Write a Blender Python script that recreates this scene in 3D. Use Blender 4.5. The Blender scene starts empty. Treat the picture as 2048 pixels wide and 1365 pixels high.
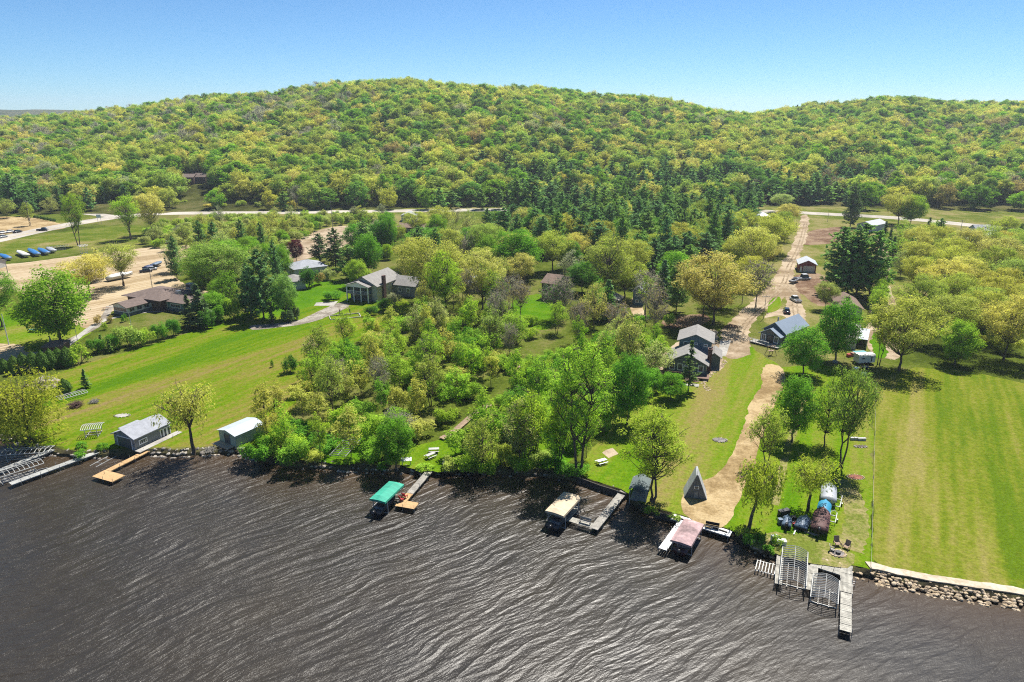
import bpy, math, random
import numpy as np
from mathutils import Vector
from mathutils.geometry import tessellate_polygon, intersect_point_line

S = bpy.context.scene
COL = S.collection
# ------------------------------------------------------------------ camera, sky, sun, exposure
CAM_H, PITCH, FPX = 60.0, math.radians(18.2), 1384.0
cam_d = bpy.data.cameras.new('camera'); cam = bpy.data.objects.new('camera', cam_d); COL.objects.link(cam)
cam_d.sensor_width = 36.0; cam_d.lens = 36.0 * FPX / 2048.0
cam_d.clip_start = 0.5; cam_d.clip_end = 20000
cam.location = (0, 0, CAM_H); cam.rotation_euler = (math.pi/2 - PITCH, 0, 0)
S.camera = cam
SUN_AZ, SUN_EL = math.radians(32), math.radians(61)
w = bpy.data.worlds.new('World'); S.world = w; w.use_nodes = True
nt = w.node_tree; nt.nodes.clear()
sky = nt.nodes.new('ShaderNodeTexSky'); sky.sky_type = 'NISHITA'; sky.sun_disc = False
sky.sun_elevation = SUN_EL; sky.sun_rotation = SUN_AZ
sky.altitude = 2500; sky.air_density = 1.0; sky.dust_density = 0.0; sky.ozone_density = 4.0
bg = nt.nodes.new('ShaderNodeBackground'); bg.inputs['Strength'].default_value = 0.069
wo = nt.nodes.new('ShaderNodeOutputWorld')
wb = nt.nodes.new('ShaderNodeMix'); wb.data_type = 'RGBA'; wb.blend_type = 'MULTIPLY'; wb.inputs[0].default_value = 1.0
wb.inputs[7].default_value = (.57, .82, .97, 1)          # camera white balance, the whole sky alike
nt.links.new(sky.outputs[0], wb.inputs[6]); nt.links.new(wb.outputs[2], bg.inputs[0]); nt.links.new(bg.outputs[0], wo.inputs[0])
sl = bpy.data.lights.new('sun', 'SUN'); sl.energy = 5.0; sl.angle = math.radians(0.5); sl.color = (1.0, 0.955, 0.88)
so = bpy.data.objects.new('sun', sl); COL.objects.link(so)
sdir = Vector((math.sin(SUN_AZ)*math.cos(SUN_EL), math.cos(SUN_AZ)*math.cos(SUN_EL), math.sin(SUN_EL)))
so.rotation_euler = (-sdir).to_track_quat('-Z', 'Y').to_euler(); so.location = (0, 0, 200)
S.view_settings.view_transform = 'Standard'; S.view_settings.look = 'None'
S.view_settings.exposure = 0.95; S.view_settings.gamma = 1.0; S.view_settings.use_curve_mapping = False
S.render.engine = 'CYCLES'
S.cycles.max_bounces = 7; S.cycles.diffuse_bounces = 4; S.cycles.glossy_bounces = 2; S.cycles.transmission_bounces = 4
S.cycles.transparent_max_bounces = 12; S.cycles.use_denoising = False; S.cycles.sample_clamp_indirect = 4.0
S.cycles.filter_width = 1.1

# ------------------------------------------------------------------ ray from a photo point to the level z
SP, CP = math.sin(PITCH), math.cos(PITCH)
LAND = 1.0
def G(u, v, z=LAND):
    a, b = (u-1024.0)/FPX, (682.5-v)/FPX
    dx, dy, dz = a, CP + b*SP, -SP + b*CP
    t = (z-CAM_H)/dz
    return Vector((dx*t, dy*t, z))
def depth_at(x, y, z):
    return y*CP - (z-CAM_H)*SP
def height_at(p, v):                      # height above p seen at row v
    b = (682.5-v)/FPX
    dy, dz = CP + b*SP, -SP + b*CP
    return CAM_H + p.y/dy*dz - p.z
def mpp(p): return depth_at(p.x, p.y, p.z)/FPX   # metres per photo pixel

# ------------------------------------------------------------------ object helpers
def tag(o, label=None, cat=None, group=None, kind=None):
    if label: o['label'] = label
    if cat: o['category'] = cat
    if group: o['group'] = group
    if kind: o['kind'] = kind
    return o
def thing(name, label, cat, loc, rz=0.0, group=None):
    o = bpy.data.objects.new(name, None); COL.objects.link(o)
    o.location = loc; o.rotation_euler = (0, 0, rz); o.empty_display_size = .3
    return tag(o, label, cat, group)
def link(name, me, parent=None):
    o = bpy.data.objects.new(name, me); COL.objects.link(o)
    if parent: o.parent = parent
    return o
def quadmesh(name, V, F, mats, midx=None, var=None, smooth=False):
    V = np.asarray(V, dtype=np.float32); F = np.asarray(F, dtype=np.int32)
    me = bpy.data.meshes.new(name)
    me.vertices.add(len(V)); me.vertices.foreach_set('co', V.ravel())
    me.loops.add(F.size); me.loops.foreach_set('vertex_index', F.ravel())
    me.polygons.add(len(F)); me.polygons.foreach_set('loop_start', np.arange(0, F.size, F.shape[1], dtype=np.int32))
    for m in mats: me.materials.append(m)
    if midx is not None: me.polygons.foreach_set('material_index', np.asarray(midx, dtype=np.int32))
    if var is not None:
        at = me.attributes.new('leafvar', 'FLOAT', 'FACE'); at.data.foreach_set('value', np.asarray(var, dtype=np.float32))
    me.update(calc_edges=True); me.validate()
    if smooth: me.polygons.foreach_set('use_smooth', np.ones(len(F), dtype=bool))
    return me

class MB:
    """collects boxes, tubes and lofts, then links them as one mesh object"""
    def __init__(s): s.v = []; s.f = []; s.sm = []
    def add(s, vs, fs, smooth=False):
        n = len(s.v); s.v += [tuple(p) for p in vs]; s.f += [tuple(i+n for i in f) for f in fs]; s.sm += [smooth]*len(fs); return s
    def box(s, x0, y0, z0, x1, y1, z1):
        return s.add([(x0,y0,z0),(x1,y0,z0),(x1,y1,z0),(x0,y1,z0),(x0,y0,z1),(x1,y0,z1),(x1,y1,z1),(x0,y1,z1)],
            [(3,2,1,0),(4,5,6,7),(0,1,5,4),(1,2,6,5),(2,3,7,6),(3,0,4,7)])
    def cbox(s, cx, cy, cz, sx, sy, sz, rz=0.0, tilt=0.0):
        c, d = math.cos(rz), math.sin(rz); ct, st = math.cos(tilt), math.sin(tilt); vs = []
        for z in (-sz/2, sz/2):
            for x, y in ((-sx/2,-sy/2),(sx/2,-sy/2),(sx/2,sy/2),(-sx/2,sy/2)):
                yy, zz = y*ct - z*st, y*st + z*ct
                vs.append((cx + x*c - yy*d, cy + x*d + yy*c, cz + zz))
        return s.add(vs, [(3,2,1,0),(4,5,6,7),(0,1,5,4),(1,2,6,5),(2,3,7,6),(3,0,4,7)])
    def tube(s, pts, r, n=6, r2=None):
        pts = [Vector(p) for p in pts]; k = len(pts); vs = []; fs = []
        for i, p in enumerate(pts):
            t = (pts[min(i+1,k-1)] - pts[max(i-1,0)]).normalized()
            a = t.orthogonal().normalized() if abs(t.z) > .99 else Vector((-t.y, t.x, 0)).normalized()
            b = t.cross(a); rr = r if r2 is None else r + (r2-r)*i/(k-1)
            for j in range(n):
                q = 2*math.pi*j/n; vs.append(p + a*rr*math.cos(q) + b*rr*math.sin(q))
        for i in range(k-1):
            for j in range(n): fs.append((i*n+j, i*n+(j+1)%n, (i+1)*n+(j+1)%n, (i+1)*n+j))
        fs += [tuple(range(n))[::-1], tuple((k-1)*n+j for j in range(n))]
        return s.add(vs, fs)
    def prism(s, poly, z0, z1):
        n = len(poly); vs = [(x,y,z0) for x,y in poly] + [(x,y,z1) for x,y in poly]
        return s.add(vs, [tuple(range(n))[::-1], tuple(range(n,2*n))] + [(i,(i+1)%n,n+(i+1)%n,n+i) for i in range(n)])
    def xprism(s, prof, x0, x1):     # profile in (y,z) swept along x
        n = len(prof); vs = [(x0,y,z) for y,z in prof] + [(x1,y,z) for y,z in prof]
        return s.add(vs, [tuple(range(n))[::-1], tuple(range(n,2*n))] + [(i,(i+1)%n,n+(i+1)%n,n+i) for i in range(n)])
    def yprism(s, prof, y0, y1):     # profile in (x,z) swept along y
        n = len(prof); vs = [(x,y0,z) for x,z in prof] + [(x,y1,z) for x,z in prof]
        return s.add(vs, [tuple(range(n)), tuple(range(n,2*n))[::-1]] + [(i,n+i,n+(i+1)%n,(i+1)%n) for i in range(n)])
    def loft(s, rings, cap=True, smooth=True):
        n = len(rings[0]); vs = [p for r in rings for p in r]; fs = []
        for i in range(len(rings)-1):
            for j in range(n): fs.append((i*n+j, i*n+(j+1)%n, (i+1)*n+(j+1)%n, (i+1)*n+j))
        if cap: fs += [tuple(range(n))[::-1], tuple((len(rings)-1)*n+j for j in range(n))]
        return s.add(vs, fs, smooth)
    def build(s, name, m, parent=None, kind=None):
        me = bpy.data.meshes.new(name); me.from_pydata(s.v, [], s.f); me.materials.append(m); me.update()
        me.polygons.foreach_set('use_smooth', s.sm)
        o = link(name, me, parent)
        if kind: o['kind'] = kind
        return o

# ------------------------------------------------------------------ materials
def nodes(name):
    m = bpy.data.materials.new(name); m.use_nodes = True
    t = m.node_tree; t.nodes.clear(); o = t.nodes.new('ShaderNodeOutputMaterial')
    return m, t, o
def N(t, ty, **kw):
    n = t.nodes.new(ty)
    for k, v in kw.items():
        if k in n.inputs: n.inputs[k].default_value = v
        else: setattr(n, k, v)
    return n
def noise(t, vec, scale, detail=4, rough=.6, dist=0.0):
    n = N(t, 'ShaderNodeTexNoise'); n.inputs['Scale'].default_value = scale; n.inputs['Detail'].default_value = detail
    n.inputs['Roughness'].default_value = rough; n.inputs['Distortion'].default_value = dist
    if vec is not None: t.links.new(vec, n.inputs['Vector'])
    return n.outputs['Fac']
def ramp(t, fac, stops):
    r = N(t, 'ShaderNodeValToRGB'); e = r.color_ramp.elements
    while len(e) < len(stops): e.new(.5)
    for i, (p, c) in enumerate(stops):
        e[i].position = p; e[i].color = (*c, 1) if len(c) == 3 else c
    t.links.new(fac, r.inputs[0]); return r.outputs[0]
def mix(t, fac, a, b, mode='MIX'):
    m = N(t, 'ShaderNodeMix', data_type='RGBA', blend_type=mode)
    for s, v in ((0, fac), (6, a), (7, b)):
        if hasattr(v, 'links') or hasattr(v, 'is_linked'): t.links.new(v, m.inputs[s])
        elif isinstance(v, (tuple, list)): m.inputs[s].default_value = (*v, 1)
        else: m.inputs[s].default_value = v
    return m.outputs[2]
def math_(t, op, a, b=None, c=None):
    m = N(t, 'ShaderNodeMath', operation=op)
    for i, v in enumerate((a, b, c)):
        if v is None: continue
        if hasattr(v, 'is_linked'): t.links.new(v, m.inputs[i])
        else: m.inputs[i].default_value = v
    return m.outputs[0]
def mapping(t, vec, scale=(1,1,1), rot=(0,0,0), loc=(0,0,0)):
    if rot != (0,0,0):
        m = N(t, 'ShaderNodeMapping'); t.links.new(vec, m.inputs[0]); m.inputs['Rotation'].default_value = rot; vec = m.outputs[0]
    m = N(t, 'ShaderNodeMapping'); t.links.new(vec, m.inputs[0])
    m.inputs['Scale'].default_value = scale; m.inputs['Location'].default_value = loc
    return m.outputs[0]
def bump(t, h, strength, dist):
    b = N(t, 'ShaderNodeBump'); b.inputs['Strength'].default_value = strength; b.inputs['Distance'].default_value = dist
    t.links.new(h, b.inputs['Height']); return b.outputs[0]
MATS = {}
def mat(name, col, rough=.7, amp=.18, scale=3.0, metal=0.0, bmp=.02, lines=None, ior=1.45):
    """plain surface: base colour with wear noise, fine relief; lines = (axis, spacing) for siding or ribs"""
    if name in MATS: return MATS[name]
    col = tuple(c*.76 for c in col)
    m, t, o = nodes(name); p = N(t, 'ShaderNodeBsdfPrincipled'); tc = N(t, 'ShaderNodeTexCoord')
    oc = tc.outputs['Object']
    n1 = noise(t, oc, scale, 5, .65); n2 = noise(t, oc, scale*.23, 3, .5)
    f = math_(t, 'ADD', math_(t, 'MULTIPLY', n1, .5), math_(t, 'MULTIPLY', n2, .5))
    lo = tuple(c*(1-amp*1.6) for c in col); hi = tuple(min(.9, c*(1+amp*1.2)) for c in col)
    c = ramp(t, f, [(.3, lo), (.7, hi)])
    h = n1
    if lines:
        sx = N(t, 'ShaderNodeSeparateXYZ'); t.links.new(oc, sx.inputs[0])
        fr = math_(t, 'FRACT', math_(t, 'DIVIDE', sx.outputs[lines[0]], lines[1]))
        h = math_(t, 'ADD', math_(t, 'MULTIPLY', fr, 1.0), math_(t, 'MULTIPLY', n1, .15))
        c = mix(t, math_(t, 'MULTIPLY', math_(t, 'GREATER_THAN', fr, .85), .25), c, tuple(x*.55 for x in col))
    t.links.new(c, p.inputs['Base Color']); p.inputs['Roughness'].default_value = rough; p.inputs['Metallic'].default_value = metal
    p.inputs['IOR'].default_value = ior
    t.links.new(bump(t, h, .6, bmp), p.inputs['Normal']); t.links.new(p.outputs[0], o.inputs[0])
    MATS[name] = m; return m
def glassy(name, col, rough=.08):
    if name in MATS: return MATS[name]
    m, t, o = nodes(name); p = N(t, 'ShaderNodeBsdfPrincipled')
    p.inputs['Base Color'].default_value = (*col, 1); p.inputs['Roughness'].default_value = rough; p.inputs['IOR'].default_value = 1.5
    t.links.new(p.outputs[0], o.inputs[0]); MATS[name] = m; return m

def leaf_material(name, spread=.55, trans=.42, gap=.47):
    m, t, o = nodes(name)
    a = N(t, 'ShaderNodeAttribute', attribute_type='INSTANCER', attribute_name='tint')
    v = N(t, 'ShaderNodeAttribute', attribute_type='GEOMETRY', attribute_name='leafvar')
    k = math_(t, 'MULTIPLY_ADD', v.outputs['Fac'], spread, 1-spread*.5)
    c = mix(t, 1.0, a.outputs['Color'], (1,1,1), 'MULTIPLY')
    vm = N(t, 'ShaderNodeVectorMath', operation='SCALE'); t.links.new(c, vm.inputs[0]); t.links.new(k, vm.inputs['Scale'])
    d = N(t, 'ShaderNodeBsdfDiffuse'); tr = N(t, 'ShaderNodeBsdfTranslucent'); mx = N(t, 'ShaderNodeMixShader')
    t.links.new(vm.outputs[0], d.inputs[0])
    c2 = mix(t, 1.0, vm.outputs[0], (1.1, 1.15, .6), 'MULTIPLY'); t.links.new(c2, tr.inputs[0])
    mx.inputs[0].default_value = trans
    t.links.new(d.outputs[0], mx.inputs[1]); t.links.new(tr.outputs[0], mx.inputs[2])
    # a card stands for a twig with gaps between its leaves
    tc = N(t, 'ShaderNodeTexCoord'); al = noise(t, tc.outputs['Object'], 4.5, 1, .5); tp = N(t, 'ShaderNodeBsdfTransparent'); m2 = N(t, 'ShaderNodeMixShader')
    t.links.new(math_(t, 'LESS_THAN', al, gap), m2.inputs[0]); t.links.new(mx.outputs[0], m2.inputs[1]); t.links.new(tp.outputs[0], m2.inputs[2])
    t.links.new(m2.outputs[0], o.inputs[0]); return m
LEAF = leaf_material('leaf', .55, .52); NEEDLE = leaf_material('needle', .6, .3, .40)
BARK = mat('bark', (.13,.10,.075), .9, .35, 2.0, bmp=.04)
BARKL = mat('pale_bark', (.2,.175,.145), .9, .3, 2.0, bmp=.03)
TWIG = mat('twig', (.34,.29,.23), .9, .3, 1.0, bmp=.01)
# ------------------------------------------------------------------ terrain
def sm(a): a = min(1.0, max(0.0, a)); return a*a*(3-2*a)
SKYL = [(-600,232),(0,236),(140,232),(280,222),(350,208),(430,194),(560,187),(680,172),(820,168),(1050,177),(1200,194),(1300,203),(1420,219),(1490,228),(1560,222),(1650,212),(1750,200),(1900,205),(2048,212),(2700,222)]
def skyrow(u):
    for (a, va), (b, vb) in zip(SKYL, SKYL[1:]):
        if a <= u <= b: return va + (vb-va)*(u-a)/(b-a)
    return 232
def hill(x, y):
    t = x/max(y, 50.0); u = 1024 + t*FPX*1.035
    t0 = 452 + 25*math.sin(t*3.0+1) ; dr = 880 + 140*abs(t)
    row = skyrow(u); b = (682.5-row)/FPX
    zr = CAM_H + dr/(CP+b*SP)*(-SP+b*CP) - 13.0
    s = (y-t0)/(dr-t0)
    if s <= 0: return LAND
    g = min(1.0, s); g = .25*g*g*(3-2*g) + .75*math.sin(g*math.pi/2)**1.15
    z = LAND + (zr-LAND)*g
    if s > 1: z -= (s-1)*(s-1)*30 + (s-1)*18
    z += (2.2*math.sin(x*.021+y*.013)+1.6*math.sin(x*.043-y*.031+2))*sm(s*3)*sm((1.3-s)*3)
    return max(z, -5)

SHORE = [(-700,850),(-300,868),(0,884),(38,888),(62,903),(110,912),(160,918),(232,914),(300,912),(352,914),(420,910),(462,908),(500,917),(556,932),(620,938),(700,943),(800,947),(900,947),(1000,950),(1090,956),(1142,962),(1200,983),(1252,1000),(1290,1030),(1345,1044),(1400,1060),(1470,1083),(1520,1108),(1560,1116),(1620,1133),(1690,1150),(1745,1160),(1850,1182),(2048,1214),(2300,1262),(2700,1340)]
rs = random.Random(5)
def catmull(pts, step):
    out = []
    P = [pts[0]] + pts + [pts[-1]]
    for i in range(1, len(P)-2):
        a, b, c, d = P[i-1], P[i], P[i+1], P[i+2]
        n = max(1, int((c-b).length/step))
        for k in range(n):
            t = k/n
            out.append(.5*((2*b) + (c-a)*t + (2*a-5*b+4*c-d)*t*t + (3*b-a-3*c+d)*t**3))
    out.append(pts[-1]); return out
shore = catmull([G(u, v, 0.0) for u, v in SHORE], 1.1)
shore = [p + Vector((0, rs.uniform(-.18,.18), 0)) for p in shore]

# ground materials -------------------------------------------------
GK = .74
def world_pos(t):
    g = N(t, 'ShaderNodeNewGeometry'); return g.outputs['Position']
def ground_mat(name, cols, scales=(.02,.12,.9), stripe=None, speck=.5, bmp=.12, fine=(.6,1.25)):
    """cols: dark, mid, light; noise at three sizes; stripe=(angle, period, strength)"""
    m, t, o = nodes(name); P = world_pos(t)
    if stripe:
        Pm = mapping(t, P, (1,.12,1), (0,0,stripe[0]))
    else: Pm = P
    a = noise(t, Pm, scales[0]*(2.2 if stripe else 1), 4, .6); b = noise(t, Pm, scales[1]*(1.6 if stripe else 1), 4, .65); c = noise(t, P, scales[2], 3, .7)
    f = math_(t, 'ADD', math_(t, 'MULTIPLY', a, .5), math_(t, 'ADD', math_(t, 'MULTIPLY', b, .32), math_(t, 'MULTIPLY', c, .18)))
    if stripe:
        Ps = mapping(t, P, (1,1,1), (0,0,stripe[0])); s = N(t, 'ShaderNodeSeparateXYZ'); t.links.new(Ps, s.inputs[0])
        w_ = math_(t, 'SINE', math_(t, 'ADD', math_(t, 'MULTIPLY', s.outputs[0], 6.283/stripe[1]), math_(t, 'MULTIPLY', a, 5)))
        f = math_(t, 'ADD', f, math_(t, 'MULTIPLY', w_, stripe[2]*.12))
    f = math_(t, 'MULTIPLY_ADD', f, 1.2, -.10)
    c1 = ramp(t, f, [(.41, cols[0]), (.49, cols[1]), (.56, cols[2])] + ([(.64, cols[3])] if len(cols) > 3 else []))
    fn = noise(t, P, 2.6, 4, .8)
    k = ramp(t, fn, [(.3, (fine[0],)*3), (.7, (fine[1],)*3)])
    c2 = mix(t, 1.0, c1, k, 'MULTIPLY'); c2 = mix(t, 1.0, c2, (GK, GK, GK), 'MULTIPLY')
    p = N(t, 'ShaderNodeBsdfDiffuse'); t.links.new(c2, p.inputs[0])
    t.links.new(bump(t, fn, speck, bmp), p.inputs['Normal']); t.links.new(p.outputs[0], o.inputs[0]); return m
def ang(u0, v0, u1, v1):      # rotation that lays the line between two photo points along y
    d = G(u1, v1) - G(u0, v0); return math.atan2(d.x, d.y)
M_ground = ground_mat('woodland_floor', [(.06,.085,.012),(.11,.145,.02),(.17,.17,.05)])
M_hill = ground_mat('hill_floor', [(.05,.055,.015),(.09,.10,.025),(.14,.13,.05)])
M_lawn_l = ground_mat('mown_grass_field', [(.08,.175,.006),(.135,.215,.008),(.21,.205,.035),(.25,.185,.08)], stripe=(ang(250,800,700,640), 2.6, .10))
M_lawn_r = ground_mat('striped_lawn', [(.105,.17,.010),(.175,.21,.020),(.245,.235,.05),(.29,.25,.085)], stripe=(ang(1832,1100,1838,800), 1.9, .11), scales=(.03,.12,.9))
M_lawn_m = ground_mat('garden_lawn', [(.09,.20,.006),(.14,.235,.010),(.20,.235,.03),(.26,.22,.07)], stripe=(ang(1400,960,1500,740), 1.8, .06))
M_lawn_g = ground_mat('bright_lawn', [(.07,.18,.006),(.10,.22,.008),(.13,.22,.012)])
M_grass_rough = ground_mat('rough_grass', [(.09,.13,.015),(.16,.18,.035),(.26,.23,.09)])
M_lawn_o = ground_mat('olive_verge', [(.08,.13,.012),(.135,.175,.022),(.22,.21,.06),(.30,.24,.11)])
M_worn = ground_mat('worn_grass', [(.15,.19,.03),(.24,.24,.07),(.33,.28,.13)], scales=(.1,.5,2))
M_straw = ground_mat('straw_mulch', [(.26,.18,.085),(.38,.275,.14),(.50,.38,.21)], scales=(.08,.5,2.5), fine=(.72,1.2))
M_dirt = ground_mat('packed_dirt', [(.27,.20,.125),(.38,.295,.20),(.49,.395,.28)], scales=(.05,.25,1.4), fine=(.78,1.15))
M_sand = ground_mat('sandy_lot', [(.33,.245,.14),(.43,.33,.20),(.52,.42,.28)], scales=(.04,.2,1.2), stripe=(ang(0,560,400,500), 2.5, .25), fine=(.85,1.1))
M_brown = ground_mat('bare_brown_soil', [(.15,.09,.055),(.23,.15,.10),(.32,.23,.15)], scales=(.08,.4,2))
M_rut = ground_mat('wheel_rut', [(.23,.17,.105),(.31,.24,.16),(.40,.32,.22)], scales=(.2,.6,2))
M_asphalt = ground_mat('worn_asphalt', [(.38,.35,.30),(.46,.42,.36),(.54,.50,.43)], scales=(.02,.2,1.5), fine=(.9,1.08), speck=.2)
M_conc = ground_mat('pale_concrete', [(.33,.31,.275),(.41,.39,.35),(.48,.46,.42)], scales=(.1,.5,2), fine=(.9,1.05), speck=.2)
M_gravel = ground_mat('pale_gravel', [(.22,.19,.15),(.31,.275,.23),(.42,.385,.33)], scales=(.2,.9,3), fine=(.6,1.3))

# ground: flat land with its bank ------------------------------------
top = [p + Vector((0, 1.0 + rs.uniform(-.12,.3), LAND)) for p in shore]
poly = [Vector((p.x, p.y, LAND)) for p in top]
ring = poly + [Vector((900, 120, LAND)), Vector((2600, 470, LAND)), Vector((-2600, 470, LAND)), Vector((-900, 150, LAND))]
tri = tessellate_polygon([ring])
n0 = len(ring); V = [tuple(p) for p in ring]; F = [tuple(q) for q in tri]
base = len(V); V += [(p.x, p.y - .15, -.5) for p in shore]
mid = len(V); V += [(p.x, p.y + .35, .45+rs.uniform(-.1,.12)) for p in shore]
for i in range(len(shore)-1):
    F.append((base+i, base+i+1, mid+i+1, mid+i)); F.append((mid+i, mid+i+1, i+1, i))
M_bank = ground_mat('wet_bank', [(.05,.045,.03),(.09,.08,.045),(.13,.12,.05)], scales=(.3,1,4))
me = bpy.data.meshes.new('ground'); me.from_pydata(V, [], F); me.materials.append(M_ground); me.materials.append(M_bank); me.update()
for q in me.polygons:
    if len(q.vertices) == 4: q.material_index = 1
ground = tag(link('ground', me), kind='structure')

# wooded hill ---------------------------------------------------------
ys = list(np.arange(430, 1300, 12)) + [1350, 1450, 1600, 1900, 2400, 3200, 4500]
NX = 181; V = []; F = []
for y in ys:
    for i in range(NX):
        x = (i/(NX-1)*2-1)*(1.25*y + 150)
        V.append((x, y, (hill(x, y) if y < 1290 else min(hill(x, 1290), 12) - (y-1290)*.004) - (.02 if y < 440 else 0)))
for j in range(len(ys)-1):
    for i in range(NX-1): F.append((j*NX+i, j*NX+i+1, (j+1)*NX+i+1, (j+1)*NX+i))
tag(link('hill', quadmesh('hill', V, F, [M_hill], smooth=True)), kind='structure')
# far ridge, a few kilometres off
V = []; F = []
for j, (yy, hz) in enumerate(((2300, -5), (2600, 70), (2900, 88), (3300, 80), (3800, 20))):
    for i in range(60):
        x = -3300 + i*95.0
        e = .86 + .06*math.sin(x*.0055) + .06*math.sin(x*.0021+2) if x < 200 else .5
        V.append((x, yy + 40*math.sin(i*.7), -5 + (hz+5)*e + (3*math.sin(i*1.7) if 0 < j < 4 else 0)))
for j in range(4):
    for i in range(59): F.append((j*60+i, j*60+i+1, (j+1)*60+i+1, (j+1)*60+i))
M_far = ground_mat('far_woods', [(.05,.075,.03),(.08,.10,.04),(.12,.12,.06)], scales=(.01,.04,.1))
tag(link('far_hill', quadmesh('far_hill', V, F, [M_far], smooth=True)), kind='structure')

# lake ------------------------------------------------------------------
m, t, o = nodes('lake_water'); P = world_pos(t)
warp = noise(t, P, .035, 2, .5)
wv = N(t, 'ShaderNodeVectorMath', operation='ADD'); t.links.new(P, wv.inputs[0])
cx = N(t, 'ShaderNodeCombineXYZ'); t.links.new(math_(t, 'MULTIPLY', warp, 9.0), cx.inputs[0]); t.links.new(math_(t, 'MULTIPLY', warp, -5.0), cx.inputs[1])
t.links.new(cx.outputs[0], wv.inputs[1]); W = wv.outputs[0]
A = math.radians(-36)
w1 = noise(t, mapping(t, W, (.085, .40, 1), (0,0,A)), 1.0, 3, .5)
w2 = noise(t, mapping(t, W, (.34, 1.45, 1), (0,0,A+.25)), 1.0, 4, .6)
w3 = noise(t, mapping(t, P, (1.5, 4.2, 1), (0,0,A-.35)), 1.0, 4, .75)
r1 = math_(t, 'POWER', math_(t, 'SUBTRACT', 1.0, math_(t, 'ABSOLUTE', math_(t, 'MULTIPLY_ADD', w1, 4.0, -2.0))), 1.0)
h = math_(t, 'ADD', math_(t, 'MULTIPLY', r1, .125), math_(t, 'ADD', math_(t, 'MULTIPLY', w2, .12), math_(t, 'MULTIPLY', w3, .036)))
h = math_(t, 'MULTIPLY', h, math_(t, 'MULTIPLY_ADD', noise(t, P, .03, 3, .6), 1.4, .35))
sx = N(t, 'ShaderNodeSeparateXYZ'); t.links.new(P, sx.inputs[0]); mr = N(t, 'ShaderNodeMapRange'); t.links.new(sx.outputs[0], mr.inputs[0])
mr.inputs[1].default_value = -75; mr.inputs[2].default_value = 30; mr.inputs[3].default_value = 2.3; mr.inputs[4].default_value = .62    # the wind reaches the left of the bay
h = math_(t, 'MULTIPLY', h, mr.outputs[0])
p = N(t, 'ShaderNodeBsdfPrincipled')
sh = N(t, 'ShaderNodeAttribute', attribute_type='GEOMETRY', attribute_name='shallow')
cn = noise(t, P, .05, 3, .6)
deep = ramp(t, cn, [(.35, (.023,.020,.0165)), (.7, (.030,.024,.016))])
c = mix(t, math_(t, 'MULTIPLY', sh.outputs['Fac'], .85), deep, (.050,.030,.013))
t.links.new(c, p.inputs['Base Color']); p.inputs['Roughness'].default_value = .325; p.inputs['IOR'].default_value = 1.333
t.links.new(bump(t, h, 1.0, 1.0), p.inputs['Normal']); t.links.new(p.outputs[0], o.inputs[0])
M_water = m
xs = np.concatenate([[-3900,-1500,-600,-300], np.arange(-180, 130, 2.0), [200,400,1000,4000]])
yw = np.concatenate([[-2900,-600,-100,20], np.arange(50, 200, 2.0), [260,400,900]])
sp = np.array([(q.x, q.y) for q in shore])
XX, YY = np.meshgrid(xs, yw)
d = np.full(XX.shape, 1e9)
for q in sp[::3]: d = np.minimum(d, (XX-q[0])**2 + (YY-q[1])**2)
d = np.sqrt(d); shal = np.clip(1 - d/13.0, 0, 1)**1.4
V = np.stack([XX.ravel(), YY.ravel(), np.zeros(XX.size)], 1); nx = len(xs); F = []
for j in range(len(yw)-1):
    for i in range(nx-1): F.append((j*nx+i, j*nx+i+1, (j+1)*nx+i+1, (j+1)*nx+i))
me = quadmesh('lake', V, F, [M_water]); at = me.attributes.new('shallow', 'FLOAT', 'POINT'); at.data.foreach_set('value', shal.ravel().astype(np.float32))
tag(link('lake', me), kind='structure')

# sheets of lawn, dirt, road ----------------------------------------------
def inside(x, y, poly):
    c = False; j = len(poly)-1
    for i in range(len(poly)):
        xi, yi = poly[i][0], poly[i][1]; xj, yj = poly[j][0], poly[j][1]
        if (yi > y) != (yj > y) and x < (xj-xi)*(y-yi)/(yj-yi)+xi: c = not c
        j = i
    return c
def sheet(name, px, m, lvl, jit=.35, step=1.2, smooth=True, world=None):
    P = [G(u, v) for u, v in px] if world is None else [Vector((x, y, LAND)) for x, y in world]
    out = []
    n = len(P); ph_ = rs.uniform(0,6)
    for i in range(n):
        a, b, c, d = P[i-1], P[i], P[(i+1) % n], P[(i+2) % n]
        k = max(1, int((c-b).length/step))
        for q in range(k):
            s = q/k
            if smooth: r = .5*((2*b) + (c-a)*s + (2*a-5*b+4*c-d)*s*s + (3*b-a-3*c+d)*s**3)
            else: r = b.lerp(c, s)
            jj = jit if smooth else jit*(q > 0)
            r = r + Vector((math.sin(r.y*.33+ph_)+math.sin(r.y*1.1+ph_*2)*.5, math.sin(r.x*.3+ph_)+math.sin(r.x*.9+ph_)*.5, 0))*jj*.8
            out.append(Vector((r.x+rs.uniform(-jj, jj), r.y+rs.uniform(-jj, jj), LAND+lvl)))
    tri = tessellate_polygon([out])
    me = bpy.data.meshes.new(name); me.from_pydata([tuple(q) for q in out], [], [tuple(q) for q in tri]); me.materials.append(m); me.update()
    if me.polygons[0].normal.z < 0: me.flip_normals()
    return tag(link(name, me), kind='structure')
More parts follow.
